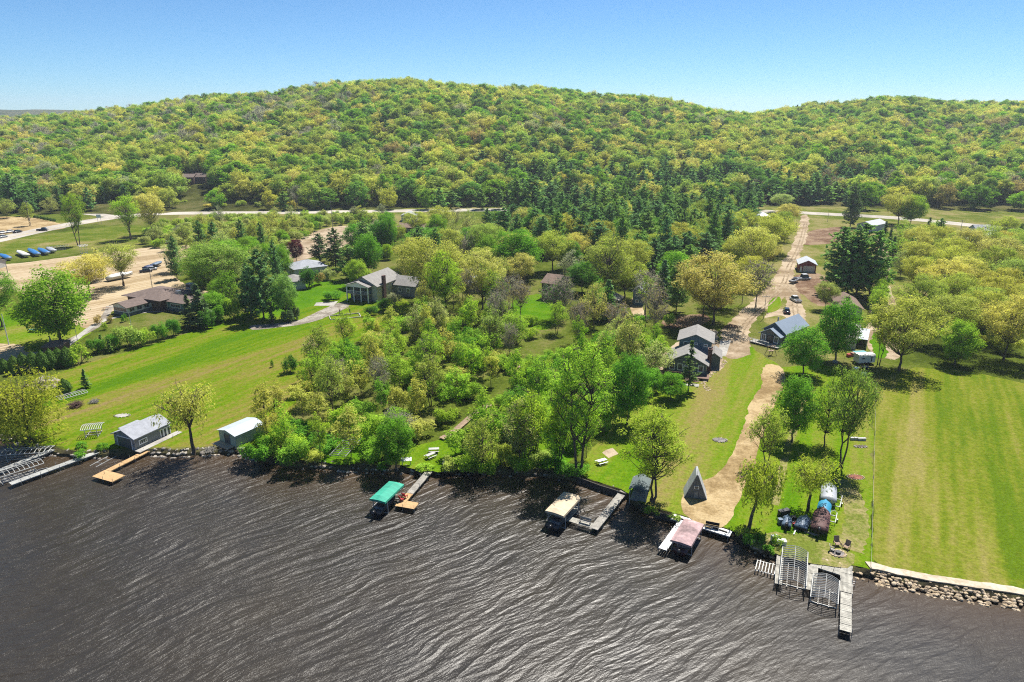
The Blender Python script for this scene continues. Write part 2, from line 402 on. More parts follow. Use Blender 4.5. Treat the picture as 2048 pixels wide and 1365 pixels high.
def ribbon(name, px, width, m, lvl, jit=.12, step=1.5, world=False, wob=0):
    C = catmull([G(u, v) for u, v in px] if not world else [Vector((x, y, LAND)) for x, y in px], step)
    V = []; F = []
    for i, p in enumerate(C):
        tg = (C[min(i+1, len(C)-1)] - C[max(i-1, 0)]).normalized(); nr = Vector((-tg.y, tg.x, 0))
        wd = width if not callable(width) else width(i/(len(C)-1))
        for s in (-1, 1):
            q = p + nr*s*(wd/2 + rs.uniform(-jit, jit)); V.append((q.x, q.y, LAND+lvl))
    for i in range(len(C)-1): F.append((2*i, 2*i+1, 2*i+3, 2*i+2))
    me = bpy.data.meshes.new(name); me.from_pydata(V, [], F); me.materials.append(m); me.update()
    if me.polygons[0].normal.z < 0: me.flip_normals()
    return tag(link(name, me), kind='structure')

def inland(u0, u1, off=1.6):       # shoreline points between two photo columns, moved inland
    out = []
    for i, p in enumerate(shore):
        d_ = depth_at(p.x, p.y, 0); u = 1024 + p.x/d_*FPX
        if u0 <= u <= u1 and i % 2 == 0: out.append((p.x, p.y + off))
    return out
def W2(px): return [tuple(G(u, v).xy) for u, v in px]
sheet('lawn', None, M_lawn_l, .01, world=W2([(60,800),(100,752),(190,722),(330,682),(500,622),(600,584),(690,575),(800,590),(835,618),(790,650),(700,690),(650,740),(600,790),(565,860),(520,908)]) + inland(60, 500)[::-1], smooth=False)
sheet('lawn', None, M_lawn_m, .01, world=W2([(1150,945),(1210,860),(1320,765),(1430,706),(1500,692),(1560,735),(1640,730),(1745,745),(1746,1140)]) + inland(1160, 1740, 1.2)[::-1], smooth=False)
sheet('lawn', None, M_lawn_r, .012, world=W2([(1746,1120),(1747,765),(1830,735),(1950,745),(2060,770),(2400,800),(2900,900)]) + inland(1746, 2690, 2.6)[::-1], smooth=False, jit=.1)
sheet('lawn', [(1040,880),(1090,815),(1185,822),(1180,880),(1120,930),(1060,930)], M_lawn_g, .01)
sheet('lawn', [(880,880),(960,860),(1000,900),(980,938),(820,938),(810,900)], M_lawn_m, .01)
sheet('lawn', [(640,905),(700,850),(735,870),(720,925),(640,925)], M_lawn_g, .01)
sheet('lawn', [(1030,600),(1095,590),(1110,640),(1080,660),(1030,640)], M_lawn_g, .01)
sheet('lawn', [(520,600),(600,570),(690,560),(690,590),(600,620),(520,640)], M_lawn_g, .012)
sheet('lawn', [(-60,640),(60,620),(190,640),(150,690),(100,725),(-60,735)], M_lawn_m, .01)
sheet('lawn', [(1260,545),(1320,540),(1310,570),(1260,570)], M_grass_rough, .01)
sheet('grass_verge', [(-200,490),(0,482),(160,460),(280,452),(300,485),(160,500),(-200,535)], M_lawn_o, .01)
sheet('grass_verge', [(-100,430),(120,428),(215,440),(60,462),(-100,470)], M_grass_rough, .009)
sheet('meadow', [(420,405),(800,398),(1050,398),(1300,405),(1300,500),(1000,470),(700,470),(420,520),(330,500)], M_grass_rough, .008)
sheet('meadow', [(1480,408),(2200,440),(2200,600),(1830,600),(1740,700),(1600,700),(1500,600),(1480,500)], M_grass_rough, .006)
sheet('parking_lot', [(-200,540),(0,530),(160,512),(330,493),(440,492),(450,500),(380,512),(345,540),(380,575),(450,590),(420,605),(300,600),(225,622),(195,648),(160,655),(120,622),(60,596),(0,578),(-200,600)], M_sand, .02)
sheet('beach', [(-60,690),(40,690),(30,720),(-60,722)], M_sand, .024)
sheet('gravel_lot', [(560,500),(640,460),(720,452),(760,470),(700,490),(640,510),(560,530)], M_dirt, .02)
sheet('sand_yard', [(-60,440),(40,434),(110,445),(125,458),(20,468),(-60,476)], M_straw, .022)
sheet('straw_strip', [(1532,730),(1566,738),(1568,770),(1546,820),(1526,870),(1508,925),(1492,975),(1466,1030),(1440,1056),(1395,1048),(1366,1026),(1364,1000),(1386,972),(1432,950),(1468,905),(1480,870),(1500,810),(1520,775)], M_straw, .026, jit=.22)
ribbon('straw_track', [(1620,760),(1598,830),(1575,900),(1560,960),(1550,1010)], 1.3, M_worn, .016)
sheet('driveway', [(1604,432),(1618,436),(1612,480),(1598,515),(1588,550),(1590,575),(1563,600),(1528,622),(1508,645),(1497,675),(1500,708),(1455,718),(1440,690),(1448,655),(1484,622),(1512,594),(1540,565),(1556,540),(1580,500),(1594,465)], M_dirt, .02, jit=.4)
sheet('driveway', [(1560,566),(1590,572),(1602,600),(1612,640),(1606,668),(1596,668),(1590,645),(1560,632),(1530,636),(1545,618),(1570,618),(1572,600),(1556,585)], M_dirt, .024, jit=.3)
for o_ in (-.75, .75):
    C_ = [G(u, v) for u, v in [(1612,445),(1600,490),(1578,535),(1568,565),(1545,600),(1515,625),(1490,650),(1472,690)]]
    ribbon('wheel_track', [(q.x+o_, q.y) for q in C_], .55, M_rut, .034, world=True, step=1.0, jit=.12)
    C_ = [G(u, v) for u, v in [(1568,568),(1588,590),(1590,615),(1596,650)]]
    ribbon('wheel_track', [(q.x+o_, q.y) for q in C_], .5, M_rut, .036, world=True, step=1.0, jit=.12)
0 and ribbon('grass_strip', [(1606,450),(1592,490),(1570,535),(1558,560)], .7, M_grass_rough, .033, step=1.0, jit=.25)
sheet('grass_island', [(1548,596),(1558,594),(1564,606),(1556,620),(1536,626),(1536,610)], M_lawn_m, .03, jit=.15)
sheet('bare_yard', [(1592,552),(1640,548),(1665,575),(1690,600),(1640,612),(1605,590),(1575,575)], M_brown, .016)
sheet('bare_yard', [(1615,465),(1680,455),(1690,480),(1610,490)], M_brown, .018)
sheet('side_yard', [(1735,690),(1745,600),(1765,560),(1790,600),(1800,700),(1780,720)], M_dirt, .015)
sheet('garden_bed', [(1745,672),(1762,668),(1772,710),(1745,712)], M_lawn_g, .03)
sheet('dirt_yard', [(1310,725),(1335,700),(1385,668),(1430,660),(1440,700),(1440,740),(1340,760),(1318,755)], M_dirt, .022)
sheet('clay_bank', [(1330,640),(1400,628),(1420,640),(1380,655),(1330,655)], M_brown, .02)
sheet('concrete_pad', None, M_conc, .04, world=W2([(1440,683),(1462,681),(1452,712),(1436,716)]), smooth=False, jit=0)
ribbon('road', [(-900,760),(-600,650),(-260,545),(-80,497),(0,479),(100,457),(190,441),(270,431),(360,427),(600,425),(900,421),(1200,419),(1500,422),(1640,428),(1800,437),(1990,456),(2200,480),(2500,520),(3200,640)], 13, M_asphalt, .03, step=4)
ribbon('side_road', [(60,424),(150,425),(240,434),(300,430)], 8, M_asphalt, .034, step=3)
ribbon('road_marking', [(-260,546),(-80,498),(0,480),(100,458),(190,442),(270,432)], .35, mat('yellow_paint', (.6,.42,.06)), .038, jit=.01, step=3)
ribbon('bank_track', [(330,405),(480,400),(700,398),(1000,396)], 7, M_grass_rough, .02, step=4)
ribbon('farm_track', [(1115,440),(1100,420),(1125,400),(1145,392)], 6, M_sand, .035, step=3)
ribbon('farm_track', [(1758,470),(1765,500),(1770,530),(1762,560)], 4, M_dirt, .03, step=3)
ribbon('sand_path', [(1285,640),(1272,610),(1290,580),(1310,565)], 4, M_sand, .03)
ribbon('garden_path', [(100,725),(150,680),(200,645),(270,628),(330,622)], 1.6, M_conc, .034)
ribbon('garden_path', [(120,690),(190,655),(215,625),(220,612)], 2.2, M_gravel, .032)
ribbon('service_lane', [(-60,715),(60,708),(110,706),(130,695)], 3, M_sand, .03)
sheet('gravel_bed', [(500,652),(540,648),(600,640),(648,618),(680,606),(700,610),(660,632),(610,648),(550,656),(505,660)], M_gravel, .03, jit=.15)
sheet('patio', None, M_conc, .032, world=W2([(632,606),(676,603),(668,612),(628,612)]), smooth=False, jit=.1)
sheet('stone_patio', [(62,770),(85,752),(122,760),(118,772),(85,782)], M_gravel, .032, jit=.1)
sheet('bare_patch', [(1205,905),(1225,895),(1240,905),(1222,915)], M_dirt, .02)
sheet('worn_patch', [(1500,1090),(1560,1062),(1640,1080),(1700,1110),(1690,1135),(1600,1120),(1540,1108)], M_worn, .018)
ribbon('worn_track', [(1690,960),(1705,1000),(1715,1050),(1700,1100)], 3.4, M_worn, .017, jit=.35, step=.8)

def GH(u, v, dz=0.0):            # where the ray through a photo point meets the wooded hill
    a_, b_ = (u-1024.0)/FPX, (682.5-v)/FPX; dx, dy, dzz = a_, CP + b_*SP, -SP + b_*CP
    for k in range(400, 1300, 2):
        t_ = k/dy
        if CAM_H + dzz*t_ <= hill(dx*t_, k) + dz: return Vector((dx*t_, k, hill(dx*t_, k)+dz))
    return Vector((dx*t_, k, hill(dx*t_, k)+dz))
hz = MB(); hz.box(-4800, -3000.5, -12, 4800, 4700, 150)
m, t, o = nodes('haze_air'); pv = N(t, 'ShaderNodeVolumePrincipled'); pv.inputs['Density'].default_value = .00011; pv.inputs['Color'].default_value = (.80,.88,1,1); pv.inputs['Anisotropy'].default_value = .3
t.links.new(pv.outputs[0], o.inputs['Volume'])
hzo = hz.build('haze', m); tag(hzo, kind='stuff')
# ------------------------------------------------------------------ tree meshes
def unit(a): return a/np.maximum(np.linalg.norm(a, axis=-1, keepdims=True), 1e-6)
def cards(C, Nn, size, rng, asp=1.0, T=None):
    n = len(C); r = rng.normal(size=(n,3)) if T is None else T
    a = unit(r - Nn*(r*Nn).sum(1, keepdims=True)); b = np.cross(Nn, a)
    s = (size*rng.uniform(.65, 1.35, n))[:,None]*.5
    a = a*s*asp; b = b*s
    V = np.stack([C-a-b*.6, C+a*.2-b, C+a+b*.5, C-a*.3+b], 1).reshape(-1,3)
    return V, np.arange(4*n).reshape(-1,4)
def tubes(paths, sides=4):
    """paths: list of (points kx3, radii k)"""
    V = []; F = []; n0 = 0
    for P, R in paths:
        P = np.asarray(P, float); k = len(P); T = unit(np.gradient(P, axis=0))
        up = np.array([.3,.2,1.0]) if abs(T[0,2]) < .9 else np.array([1.0,.2,0])
        a = unit(np.cross(T, up)); b = np.cross(T, a)
        q = np.arange(sides)*2*math.pi/sides
        ringv = P[:,None,:] + np.asarray(R)[:,None,None]*(a[:,None,:]*np.cos(q)[None,:,None] + b[:,None,:]*np.sin(q)[None,:,None])
        V.append(ringv.reshape(-1,3))
        for i in range(k-1):
            for j in range(sides): F.append((n0+i*sides+j, n0+i*sides+(j+1)%sides, n0+(i+1)*sides+(j+1)%sides, n0+(i+1)*sides+j))
        n0 += k*sides
    return np.concatenate(V), np.array(F)
def join(parts):
    """parts: (V, F, material index, var array or None)"""
    V = []; F = []; M = []; A = []; n = 0
    for v, f, mi, va in parts:
        if len(f) == 0: continue
        V.append(v); F.append(f+n); n += len(v); M.append(np.full(len(f), mi)); A.append(np.full(len(f), .5) if va is None else va)
    return np.concatenate(V), np.concatenate(F), np.concatenate(M), np.concatenate(A)

def curve(a, b, sag, rng, k=5, wob=.3):
    a = np.asarray(a, float); b = np.asarray(b, float); t = np.linspace(0,1,k)[:,None]
    p = a*(1-t)+b*t; p[:,2] += (sag*(4*t*(1-t)))[:,0]
    L = np.linalg.norm(b-a); w = rng.normal(size=(k,3))*wob*L*.06; w[0] = 0; w[-1] = 0
    return p + w

def make_tree(seed, H, R, base, nclump, nleaf, size, leafmat=None, barkmat=None, shape='round', stems=1, clump=.24, inner=.25, twigs=0, droop=0.0, trunk_r=None, flat=.8, lean=0.0, vis=1.0):
    rng = np.random.default_rng(seed); leafmat = leafmat or LEAF; barkmat = barkmat or BARK
    tr = trunk_r or H*.018
    # clump centres
    cz0 = base*H; ch = H - cz0
    C = []
    tries = 0
    while len(C) < nclump and tries < 20000:
        tries += 1
        d = unit(rng.normal(size=3)); rad = rng.uniform(inner, 1.0)**.55
        p = d*rad
        z = (p[2]+1)/2
        if shape == 'round': w = 1.0
        elif shape == 'oval': w = .62+.55*math.sin(math.pi*min(1, z*.9+.1))-.15
        elif shape == 'vase': w = .45+.62*z
        elif shape == 'cone': w = 1.15-z*.95
        elif shape == 'dome': w = 1.0 if z > .35 else .8
        x, y = p[0]*R*w, p[1]*R*w
        zz = cz0 + ch*(z if shape != 'dome' else z**.8)
        q = np.array([x, y, zz])
        if all(np.linalg.norm((q-c)*[1,1,1]) > clump*R*.62 for c in C): C.append(q)
    C = np.array(C); nc = len(C)
    C[:,0] += lean*C[:,2]
    # limbs
    paths = []; sc = []
    forks = []
    for s in range(stems):
        off = np.array([math.cos(s*math.pi+seed), math.sin(s*math.pi+seed), 0])*R*.16*(stems>1)
        topz = cz0 + ch*rng.uniform(.35,.55)
        forks.append((off, topz))
    trunk_paths = []
    cls = []
    for k, (off, topz) in enumerate(forks):
        tip = np.array([off[0]*1.8 + lean*topz, off[1]*1.8, topz]); b0 = np.array([off[0]*.35, off[1]*.35, -.3])
        P = curve(b0, tip, 0, rng, 8, .35); rad = np.linspace(1.0, .38, 8)*tr/(stems**.4); rad[0] *= 1.45
        trunk_paths.append((P, rad)); cls.append(P)
    for c in C:
        P = cls[rng.integers(len(cls))]
        d = [np.linalg.norm(c[:2]-p[:2])+abs((c[2]-p[2])-np.linalg.norm(c[:2]-p[:2])*.9) for p in P[3:]]
        a = P[3+int(np.argmin(d))]
        paths.append((curve(a, c, -.05*R, rng, 5), np.linspace(.34, .07, 5)*tr*vis))
    for _ in range(twigs):
        c = C[rng.integers(nc)]; d = unit(rng.normal(size=3)+[0,0,.35]); L = R*clump*rng.uniform(.8,1.7)
        paths.append((curve(c-d*L*.3, c+d*L, 0, rng, 3, .5), np.array([.035,.025,.012])*max(tr,.15)/.15))
    lv, lf = tubes(paths, 3)
    # leaves
    per = max(1, nleaf//nc); LC = []; LN = []; VA = []
    for c in C:
        r = clump*R*rng.uniform(.75,1.3); k = int(per*rng.uniform(.6,1.4))
        d = unit(rng.normal(size=(k,3))+[0,0,.25]); rr = rng.uniform(.35,1.0,(k,1))**.5
        jit = rng.normal(size=(k,3))*.16*r
        q = c + d*rr*r*np.array([1,1,flat]) + jit
        if droop: q[:,2] -= droop*R*(np.abs(q[:,0]-lean*q[:,2])**2+q[:,1]**2)/(R*R)
        LC.append(q); LN.append(unit(d*.8 + rng.normal(size=(k,3))*.45 + [0,0,1.0]))
        VA.append(np.clip(.5 + .22*rng.normal() + .28*rng.normal(size=k), 0, 1))
    LC = np.concatenate(LC); LN = np.concatenate(LN); VA = np.concatenate(VA)
    cv, cf = cards(LC, LN, size, rng, 1.15)
    v, f, mi, va = join([(cv, cf, 0, VA), (lv, lf, 1, None)])
    tv, tf = tubes(trunk_paths, 7)
    return (quadmesh('trunk', tv, tf, [barkmat], smooth=True), quadmesh('crown', v, f, [leafmat, barkmat], mi, va), H, R)

def make_willow(seed, H, R, base=.3, n=110, per=26, size=.42, twigmat=None, dense=1.0, lean=0.0, drop=.55):
    rng = np.random.default_rng(seed); LC = []; LN = []; LT = []; VA = []; paths = []; tr = H*.028
    fork = np.array([lean*H*base, 0, H*base])
    trunk = curve([0,0,-.3], fork, 0, rng, 6, .4)
    limbs = []
    for i in range(14):
        a = i*2.399; rad = R*rng.uniform(.35,.8); tip = np.array([math.cos(a)*rad + lean*H*.8, math.sin(a)*rad, H*rng.uniform(.7,.97)])
        P = curve(fork, tip, R*.12, rng, 6, .5); limbs.append(P); paths.append((P, np.linspace(.5,.1,6)*tr))
    for i in range(int(n*dense)):
        P = limbs[rng.integers(14)]; s = P[rng.integers(2,6)]
        a = rng.uniform(0, 6.283); out = np.array([math.cos(a), math.sin(a), 0])*R*rng.uniform(.12,.45)
        e = s + out + [0,0,R*.12]
        cen = np.array([lean*H*.7,0,0]); rr = np.linalg.norm((e-cen)[:2]);
        if rr > R: e[:2] = cen[:2]+(e-cen)[:2]*R/rr
        L = H*drop*rng.uniform(.35,1.0); L = min(L, e[2]-H*.07)
        tt = np.linspace(0,1,per); st = e + (np.outer(tt, [out[0]*.25, out[1]*.25, 0])) - np.outer(tt**1.25, [0,0,L]) + rng.normal(size=(per,3))*.22*R/6
        LC.append(st); VA.append(np.clip(.5+.2*rng.normal()+.22*rng.normal(size=per),0,1))
        nn = unit(np.tile(out*.6,(per,1)) + rng.normal(size=(per,3))*R*.15 + [0,0,R*.28]); LN.append(nn)
        LT.append(np.tile([0,0,1.0],(per,1)) + rng.normal(size=(per,3))*.35)
        if i % 2 == 0: paths.append((curve(s, e, R*.05, rng, 4), np.linspace(.12,.03,4)*tr))
    LC = np.concatenate(LC); LN = np.concatenate(LN); LT = np.concatenate(LT); VA = np.concatenate(VA)
    cv, cf = cards(LC, LN, size, rng, 1.9, T=LT)
    lv, lf = tubes(paths, 4); v, f, mi, va = join([(cv,cf,0,VA),(lv,lf,1,None)])
    tv, tf = tubes([(trunk, np.linspace(1.3,.75,6)*tr)], 8)
    return (quadmesh('trunk', tv, tf, [BARK], smooth=True), quadmesh('crown', v, f, [LEAF, BARK], mi, va), H, R)

def make_pine(seed, H, R, base=.12, levels=16, per=6, dens=16, size=.75, shape=.9, up=.12, density=1.0):
    rng = np.random.default_rng(seed); LC=[]; LN=[]; LT=[]; VA=[]; paths=[]; tr = H*.013
    for i in range(levels):
        s = i/(levels-1); z = H*(base + (1-base)*s*.97); L = R*((1-s)**shape*.95+.07)*(1 if s > .08 else .8)
        for j in range(per):
            a = rng.uniform(0,6.283); l = L*rng.uniform(.6,1.15); zz = z + rng.uniform(-.5,.5)*H/levels
            dirv = np.array([math.cos(a), math.sin(a), 0]); tip = dirv*l + [0,0,zz + l*up*rng.uniform(-.4,1.8)]
            P = curve([0,0,zz], tip, -l*.05, rng, 4, .3); paths.append((P, np.linspace(.16,.03,4)*min(tr/.2,1)*.7))
            k = int(dens*density*max(.35, l/R)); t = rng.uniform(.2,1.0,k)[:,None]
            side = np.array([-dirv[1], dirv[0], 0])
            sp = rng.normal(size=(k,1))*l*.17*(1.15-t)
            q = P[0]*(1-t)+P[-1]*t + side*sp + rng.normal(size=(k,3))*[.1,.1,.09*l*.6]
            LC.append(q); LN.append(unit(np.tile([0,0,1.0],(k,1)) + dirv*.25 + rng.normal(size=(k,3))*.45))
            LT.append(dirv + side*np.sign(sp)*.7 + rng.normal(size=(k,3))*.25 + [0,0,.3])
            VA.append(np.clip(.35+.35*t[:,0]+.15*rng.normal()+.2*rng.normal(size=k),0,1))
    LC=np.concatenate(LC); LN=np.concatenate(LN); LT=np.concatenate(LT); VA=np.concatenate(VA)
    cv, cf = cards(LC, LN, size, rng, 1.7, T=LT); lv, lf = tubes(paths, 3)
    v,f,mi,va = join([(cv,cf,0,VA),(lv,lf,1,None)])
    tv, tf = tubes([(curve([0,0,-.3],[0,0,H*.97],0,rng,7,.08), np.linspace(1.2,.15,7)*tr)], 6)
    return (quadmesh('trunk', tv, tf, [BARK], smooth=True), quadmesh('crown', v, f, [NEEDLE, BARK], mi, va), H, R)

def make_bush(seed, H, R, nleaf, size, nclump=14, stems=5, shape='round', mat_=None):
    rng = np.random.default_rng(seed); C = []
    for _ in range(nclump):
        a = rng.uniform(0,6.283); r = R*math.sqrt(rng.uniform(0,1))*.8; zt = H*rng.uniform(.35,.9)*(1-.35*(r/R)**2)
        C.append([r*math.cos(a), r*math.sin(a), zt])
    C = np.array(C); LC=[]; LN=[]; VA=[]
    k = nleaf//nclump
    for c in C:
        d = unit(rng.normal(size=(k,3))+[0,0,.3]); q = c + d*(rng.uniform(.3,1,(k,1))**.5)*np.array([.34*R,.34*R,.34*H]) + rng.normal(size=(k,3))*.1
        q[:,2] = np.abs(q[:,2]); LC.append(q); LN.append(unit(d*.8+rng.normal(size=(k,3))*.5+[0,0,.9])); VA.append(np.clip(.5+.2*rng.normal()+.25*rng.normal(size=k),0,1))
    LC=np.concatenate(LC); cv, cf = cards(LC, np.concatenate(LN), size, rng, 1.2)
    paths = [(curve([0,0,-.1], c, 0, rng, 4), np.linspace(.06,.02,4)) for c in C[:stems]]
    lv, lf = tubes(paths, 3); v,f,mi,va = join([(cv,cf,0,np.concatenate(VA)),(lv,lf,1,None)])
    return (None, quadmesh('foliage', v, f, [mat_ or LEAF, BARK], mi, va), H, R)
def make_cedar(seed, H, R, n, size):
    rng = np.random.default_rng(seed); z = rng.uniform(0,1,n)**.9; a = rng.uniform(0,6.283,n)
    prof = R*np.clip(1.0*np.sin(np.clip(z*.93+.12,0,1)*math.pi)**.55, .08, 1)*rng.uniform(.82,1.04,n)
    lump = 1+.08*np.sin(a*5+z*9)
    q = np.stack([np.cos(a)*prof*lump, np.sin(a)*prof*lump, z*H], 1); nn = unit(np.stack([np.cos(a),np.sin(a),z*.9-.2],1)+rng.normal(size=(n,3))*.35)
    cv, cf = cards(q, nn, size, rng, 1.3, T=np.tile([0,0,1.0],(n,1))+rng.normal(size=(n,3))*.4)
    # inner body so that no light passes
    ringz = [0,.15,.4,.7,.9,1]; paths=[(np.array([[0,0,s*H*.93] for s in ringz]), np.array([.5,.8,.85,.6,.35,.05])*R*.9)]
    bv, bf = tubes(paths, 9)
    v,f,mi,va = join([(cv,cf,0,np.clip(.5+.25*rng.normal(size=n),0,1)),(bv,bf,0,np.full(len(bf),.4))])
    return (None, quadmesh('foliage', v, f, [NEEDLE], mi, va), H, R)

K = {}
K['oak'] = [make_tree(10+i, 15, 7.2, .24, 100, 15000, .29, shape='dome', clump=.20, inner=.35, twigs=60, flat=.62) for i in range(3)]
K['maple'] = [make_tree(20+i, 13, 5.2, .17, 90, 15000, .30, shape='oval', clump=.24, inner=.3, flat=.85) for i in range(2)]
K['cottonwood'] = [make_tree(30+i, 22, 6.5, .30, 100, 11000, .28, shape='oval', clump=.19, inner=.2, twigs=120, stems=2, flat=.75, trunk_r=.38) for i in range(2)]
K['elm'] = [make_tree(34+i, 17, 7, .34, 80, 9500, .28, shape='vase', clump=.21, inner=.35, twigs=90, stems=2, flat=.6, trunk_r=.33) for i in range(2)]
K['sapling'] = [make_tree(40+i, 10, 2.6, .18, 34, 1900, .30, shape='oval', clump=.3, inner=.1, twigs=40, trunk_r=.10, vis=1.2) for i in range(3)]
K['light'] = [make_tree(45+i, 12, 4.3, .22, 60, 3600, .28, shape='oval', clump=.24, inner=.15, twigs=120, trunk_r=.17, stems=1+i, vis=1.2) for i in range(2)]
K['bare'] = [make_tree(50+i, 14, 5, .25, 80, 1500, .26, shape='vase', clump=.27, inner=.15, twigs=420, barkmat=TWIG, trunk_r=.20, vis=1.3) for i in range(2)]
K['pole'] = [make_tree(55+i, 17, 2.6, .42, 24, 1100, .28, shape='oval', clump=.35, inner=.1, twigs=60, trunk_r=.16, vis=1.2) for i in range(2)]
K['willow'] = [make_willow(60+i, 12, 7, base=.22, n=330, per=24, size=.34, drop=.85) for i in range(1)]
K['openwillow'] = [make_willow(65, 11, 6.2, base=.36, n=240, per=14, size=.27, drop=.34)]
K['leanwillow'] = [make_willow(66, 10, 4.6, base=.42, n=170, per=20, size=.30, drop=.42, lean=.22)]
K['pine'] = [make_pine(70+i, 18, 6.2, levels=16, per=8, dens=34, size=.58, up=.34, shape=.45) for i in range(2)]
K['spruce'] = [make_pine(75+i, 14, 2.8, base=.10, levels=24, per=7, dens=15, size=.42, shape=1.0, up=-.02) for i in range(2)]
K['thinspruce'] = [make_pine(78, 13, 2.3, base=.16, levels=20, per=5, dens=13, size=.36, shape=.9, up=-.02)]
K['cedar'] = [make_cedar(80, 3.2, 1.35, 1500, .24)]
K['darkbush'] = [make_bush(82, 2.2, 1.9, 900, .3, mat_=NEEDLE)]
K['bush'] = [make_bush(84+i, 3.4, 2.7, 3000, .24) for i in range(3)]
K['shrub'] = [make_bush(88+i, 1.6, 1.3, 420, .26, nclump=9) for i in range(2)]
# coarser trees for the hillside
K['faroak'] = [make_tree(100+i, 15, 6.4, .12, 40, 3000, .72, shape='round', clump=.27, inner=.55, flat=.95) for i in range(3)]
K['farmaple'] = [make_tree(104+i, 15, 5.0, .12, 36, 2200, .75, shape='oval', clump=.3, inner=.4, flat=.9) for i in range(2)]
K['farbare'] = [make_tree(107+i, 15, 5.2, .2, 40, 900, .45, shape='dome', clump=.3, inner=.3, twigs=220, barkmat=TWIG, vis=1.6) for i in range(1)]
K['farpine'] = [make_pine(110+i, 18, 5.8, levels=11, per=6, dens=15, size=1.05, up=.3, shape=.5) for i in range(2)]

OAK=(.38,.395,.085); OAK2=(.45,.425,.13); OAKG=(.29,.36,.07); LIME=(.27,.40,.040); GREEN=(.13,.29,.028); MID=(.18,.32,.030)
DEEP=(.08,.20,.025); PALE=(.34,.38,.13); GREY=(.30,.31,.20); RUST=(.32,.26,.11); PINEC=(.15,.26,.06); PINEB=(.115,.22,.07); PINED=(.10,.15,.06)
WIL=(.33,.375,.045); PURP=(.085,.016,.022); PINK=(.45,.38,.28); CEDAR=(.10,.17,.035)
rt = random.Random(77)
def jitc(c, a=.14):
    k = 1.2+rt.uniform(-a, a); return (c[0]*k*(1+rt.uniform(-.08,.08)), c[1]*k, c[2]*k*(1+rt.uniform(-.15,.15)))
NTREE = [0]; PLACED = []
CATS = {'pine':('pine_tree','pine tree'),'spruce':('spruce_tree','spruce tree'),'thinspruce':('spruce_tree','spruce tree'),'cedar':('cedar_shrub','cedar shrub'),
 'sapling':('young_tree','young tree'),'pole':('young_tree','young tree'),
 'darkbush':('evergreen_shrub','shrub'),'bush':('bush','bush'),'shrub':('shrub','shrub'),'willow':('willow_tree','willow tree'),'openwillow':('willow_tree','willow tree'),'leanwillow':('willow_tree','willow tree')}
def tree(kind, p, h, wdt, tint, label, group=None, rz=None, var=None):
    vs = K[kind]; tm, cm, H, R = vs[(rt.randrange(len(vs)) if var is None else var) % len(vs)]
    nm, cat = CATS.get(kind, ('broadleaf_tree', 'tree'))
    if kind.startswith('far'): nm, cat = ('pine_tree','pine tree') if 'pine' in kind else ('broadleaf_tree','tree')
    rz = rt.uniform(0, 6.283) if rz is None else rz
    s = (wdt/(2*R), wdt/(2*R), h/H)
    if tm is None:
        o = link(nm, cm); o.location = p; o.rotation_euler = (0,0,rz); o.scale = s; o['tint'] = jitc(tint); tag(o, label, cat, group)
    else:
        o = thing(nm, label, cat, p, rz, group)
        a = link('trunk', tm, o); b = link('crown', cm, o)
        a.scale = (min(s[0],s[2]*1.0), min(s[0],s[2]), s[2]); b.scale = s; b['tint'] = jitc(tint)
    NTREE[0] += 1; PLACED.append((p.x, p.y, wdt/2)); return o
def hero(kind, u, vb, vt, wpx, tint, label, group=None, rz=None, var=None, z=LAND):
    p = G(u, vb, z); h = max(.6, height_at(p, vt)); w_ = wpx*mpp(p)
    return tree(kind, p, h, w_, tint, label, group, rz, var)

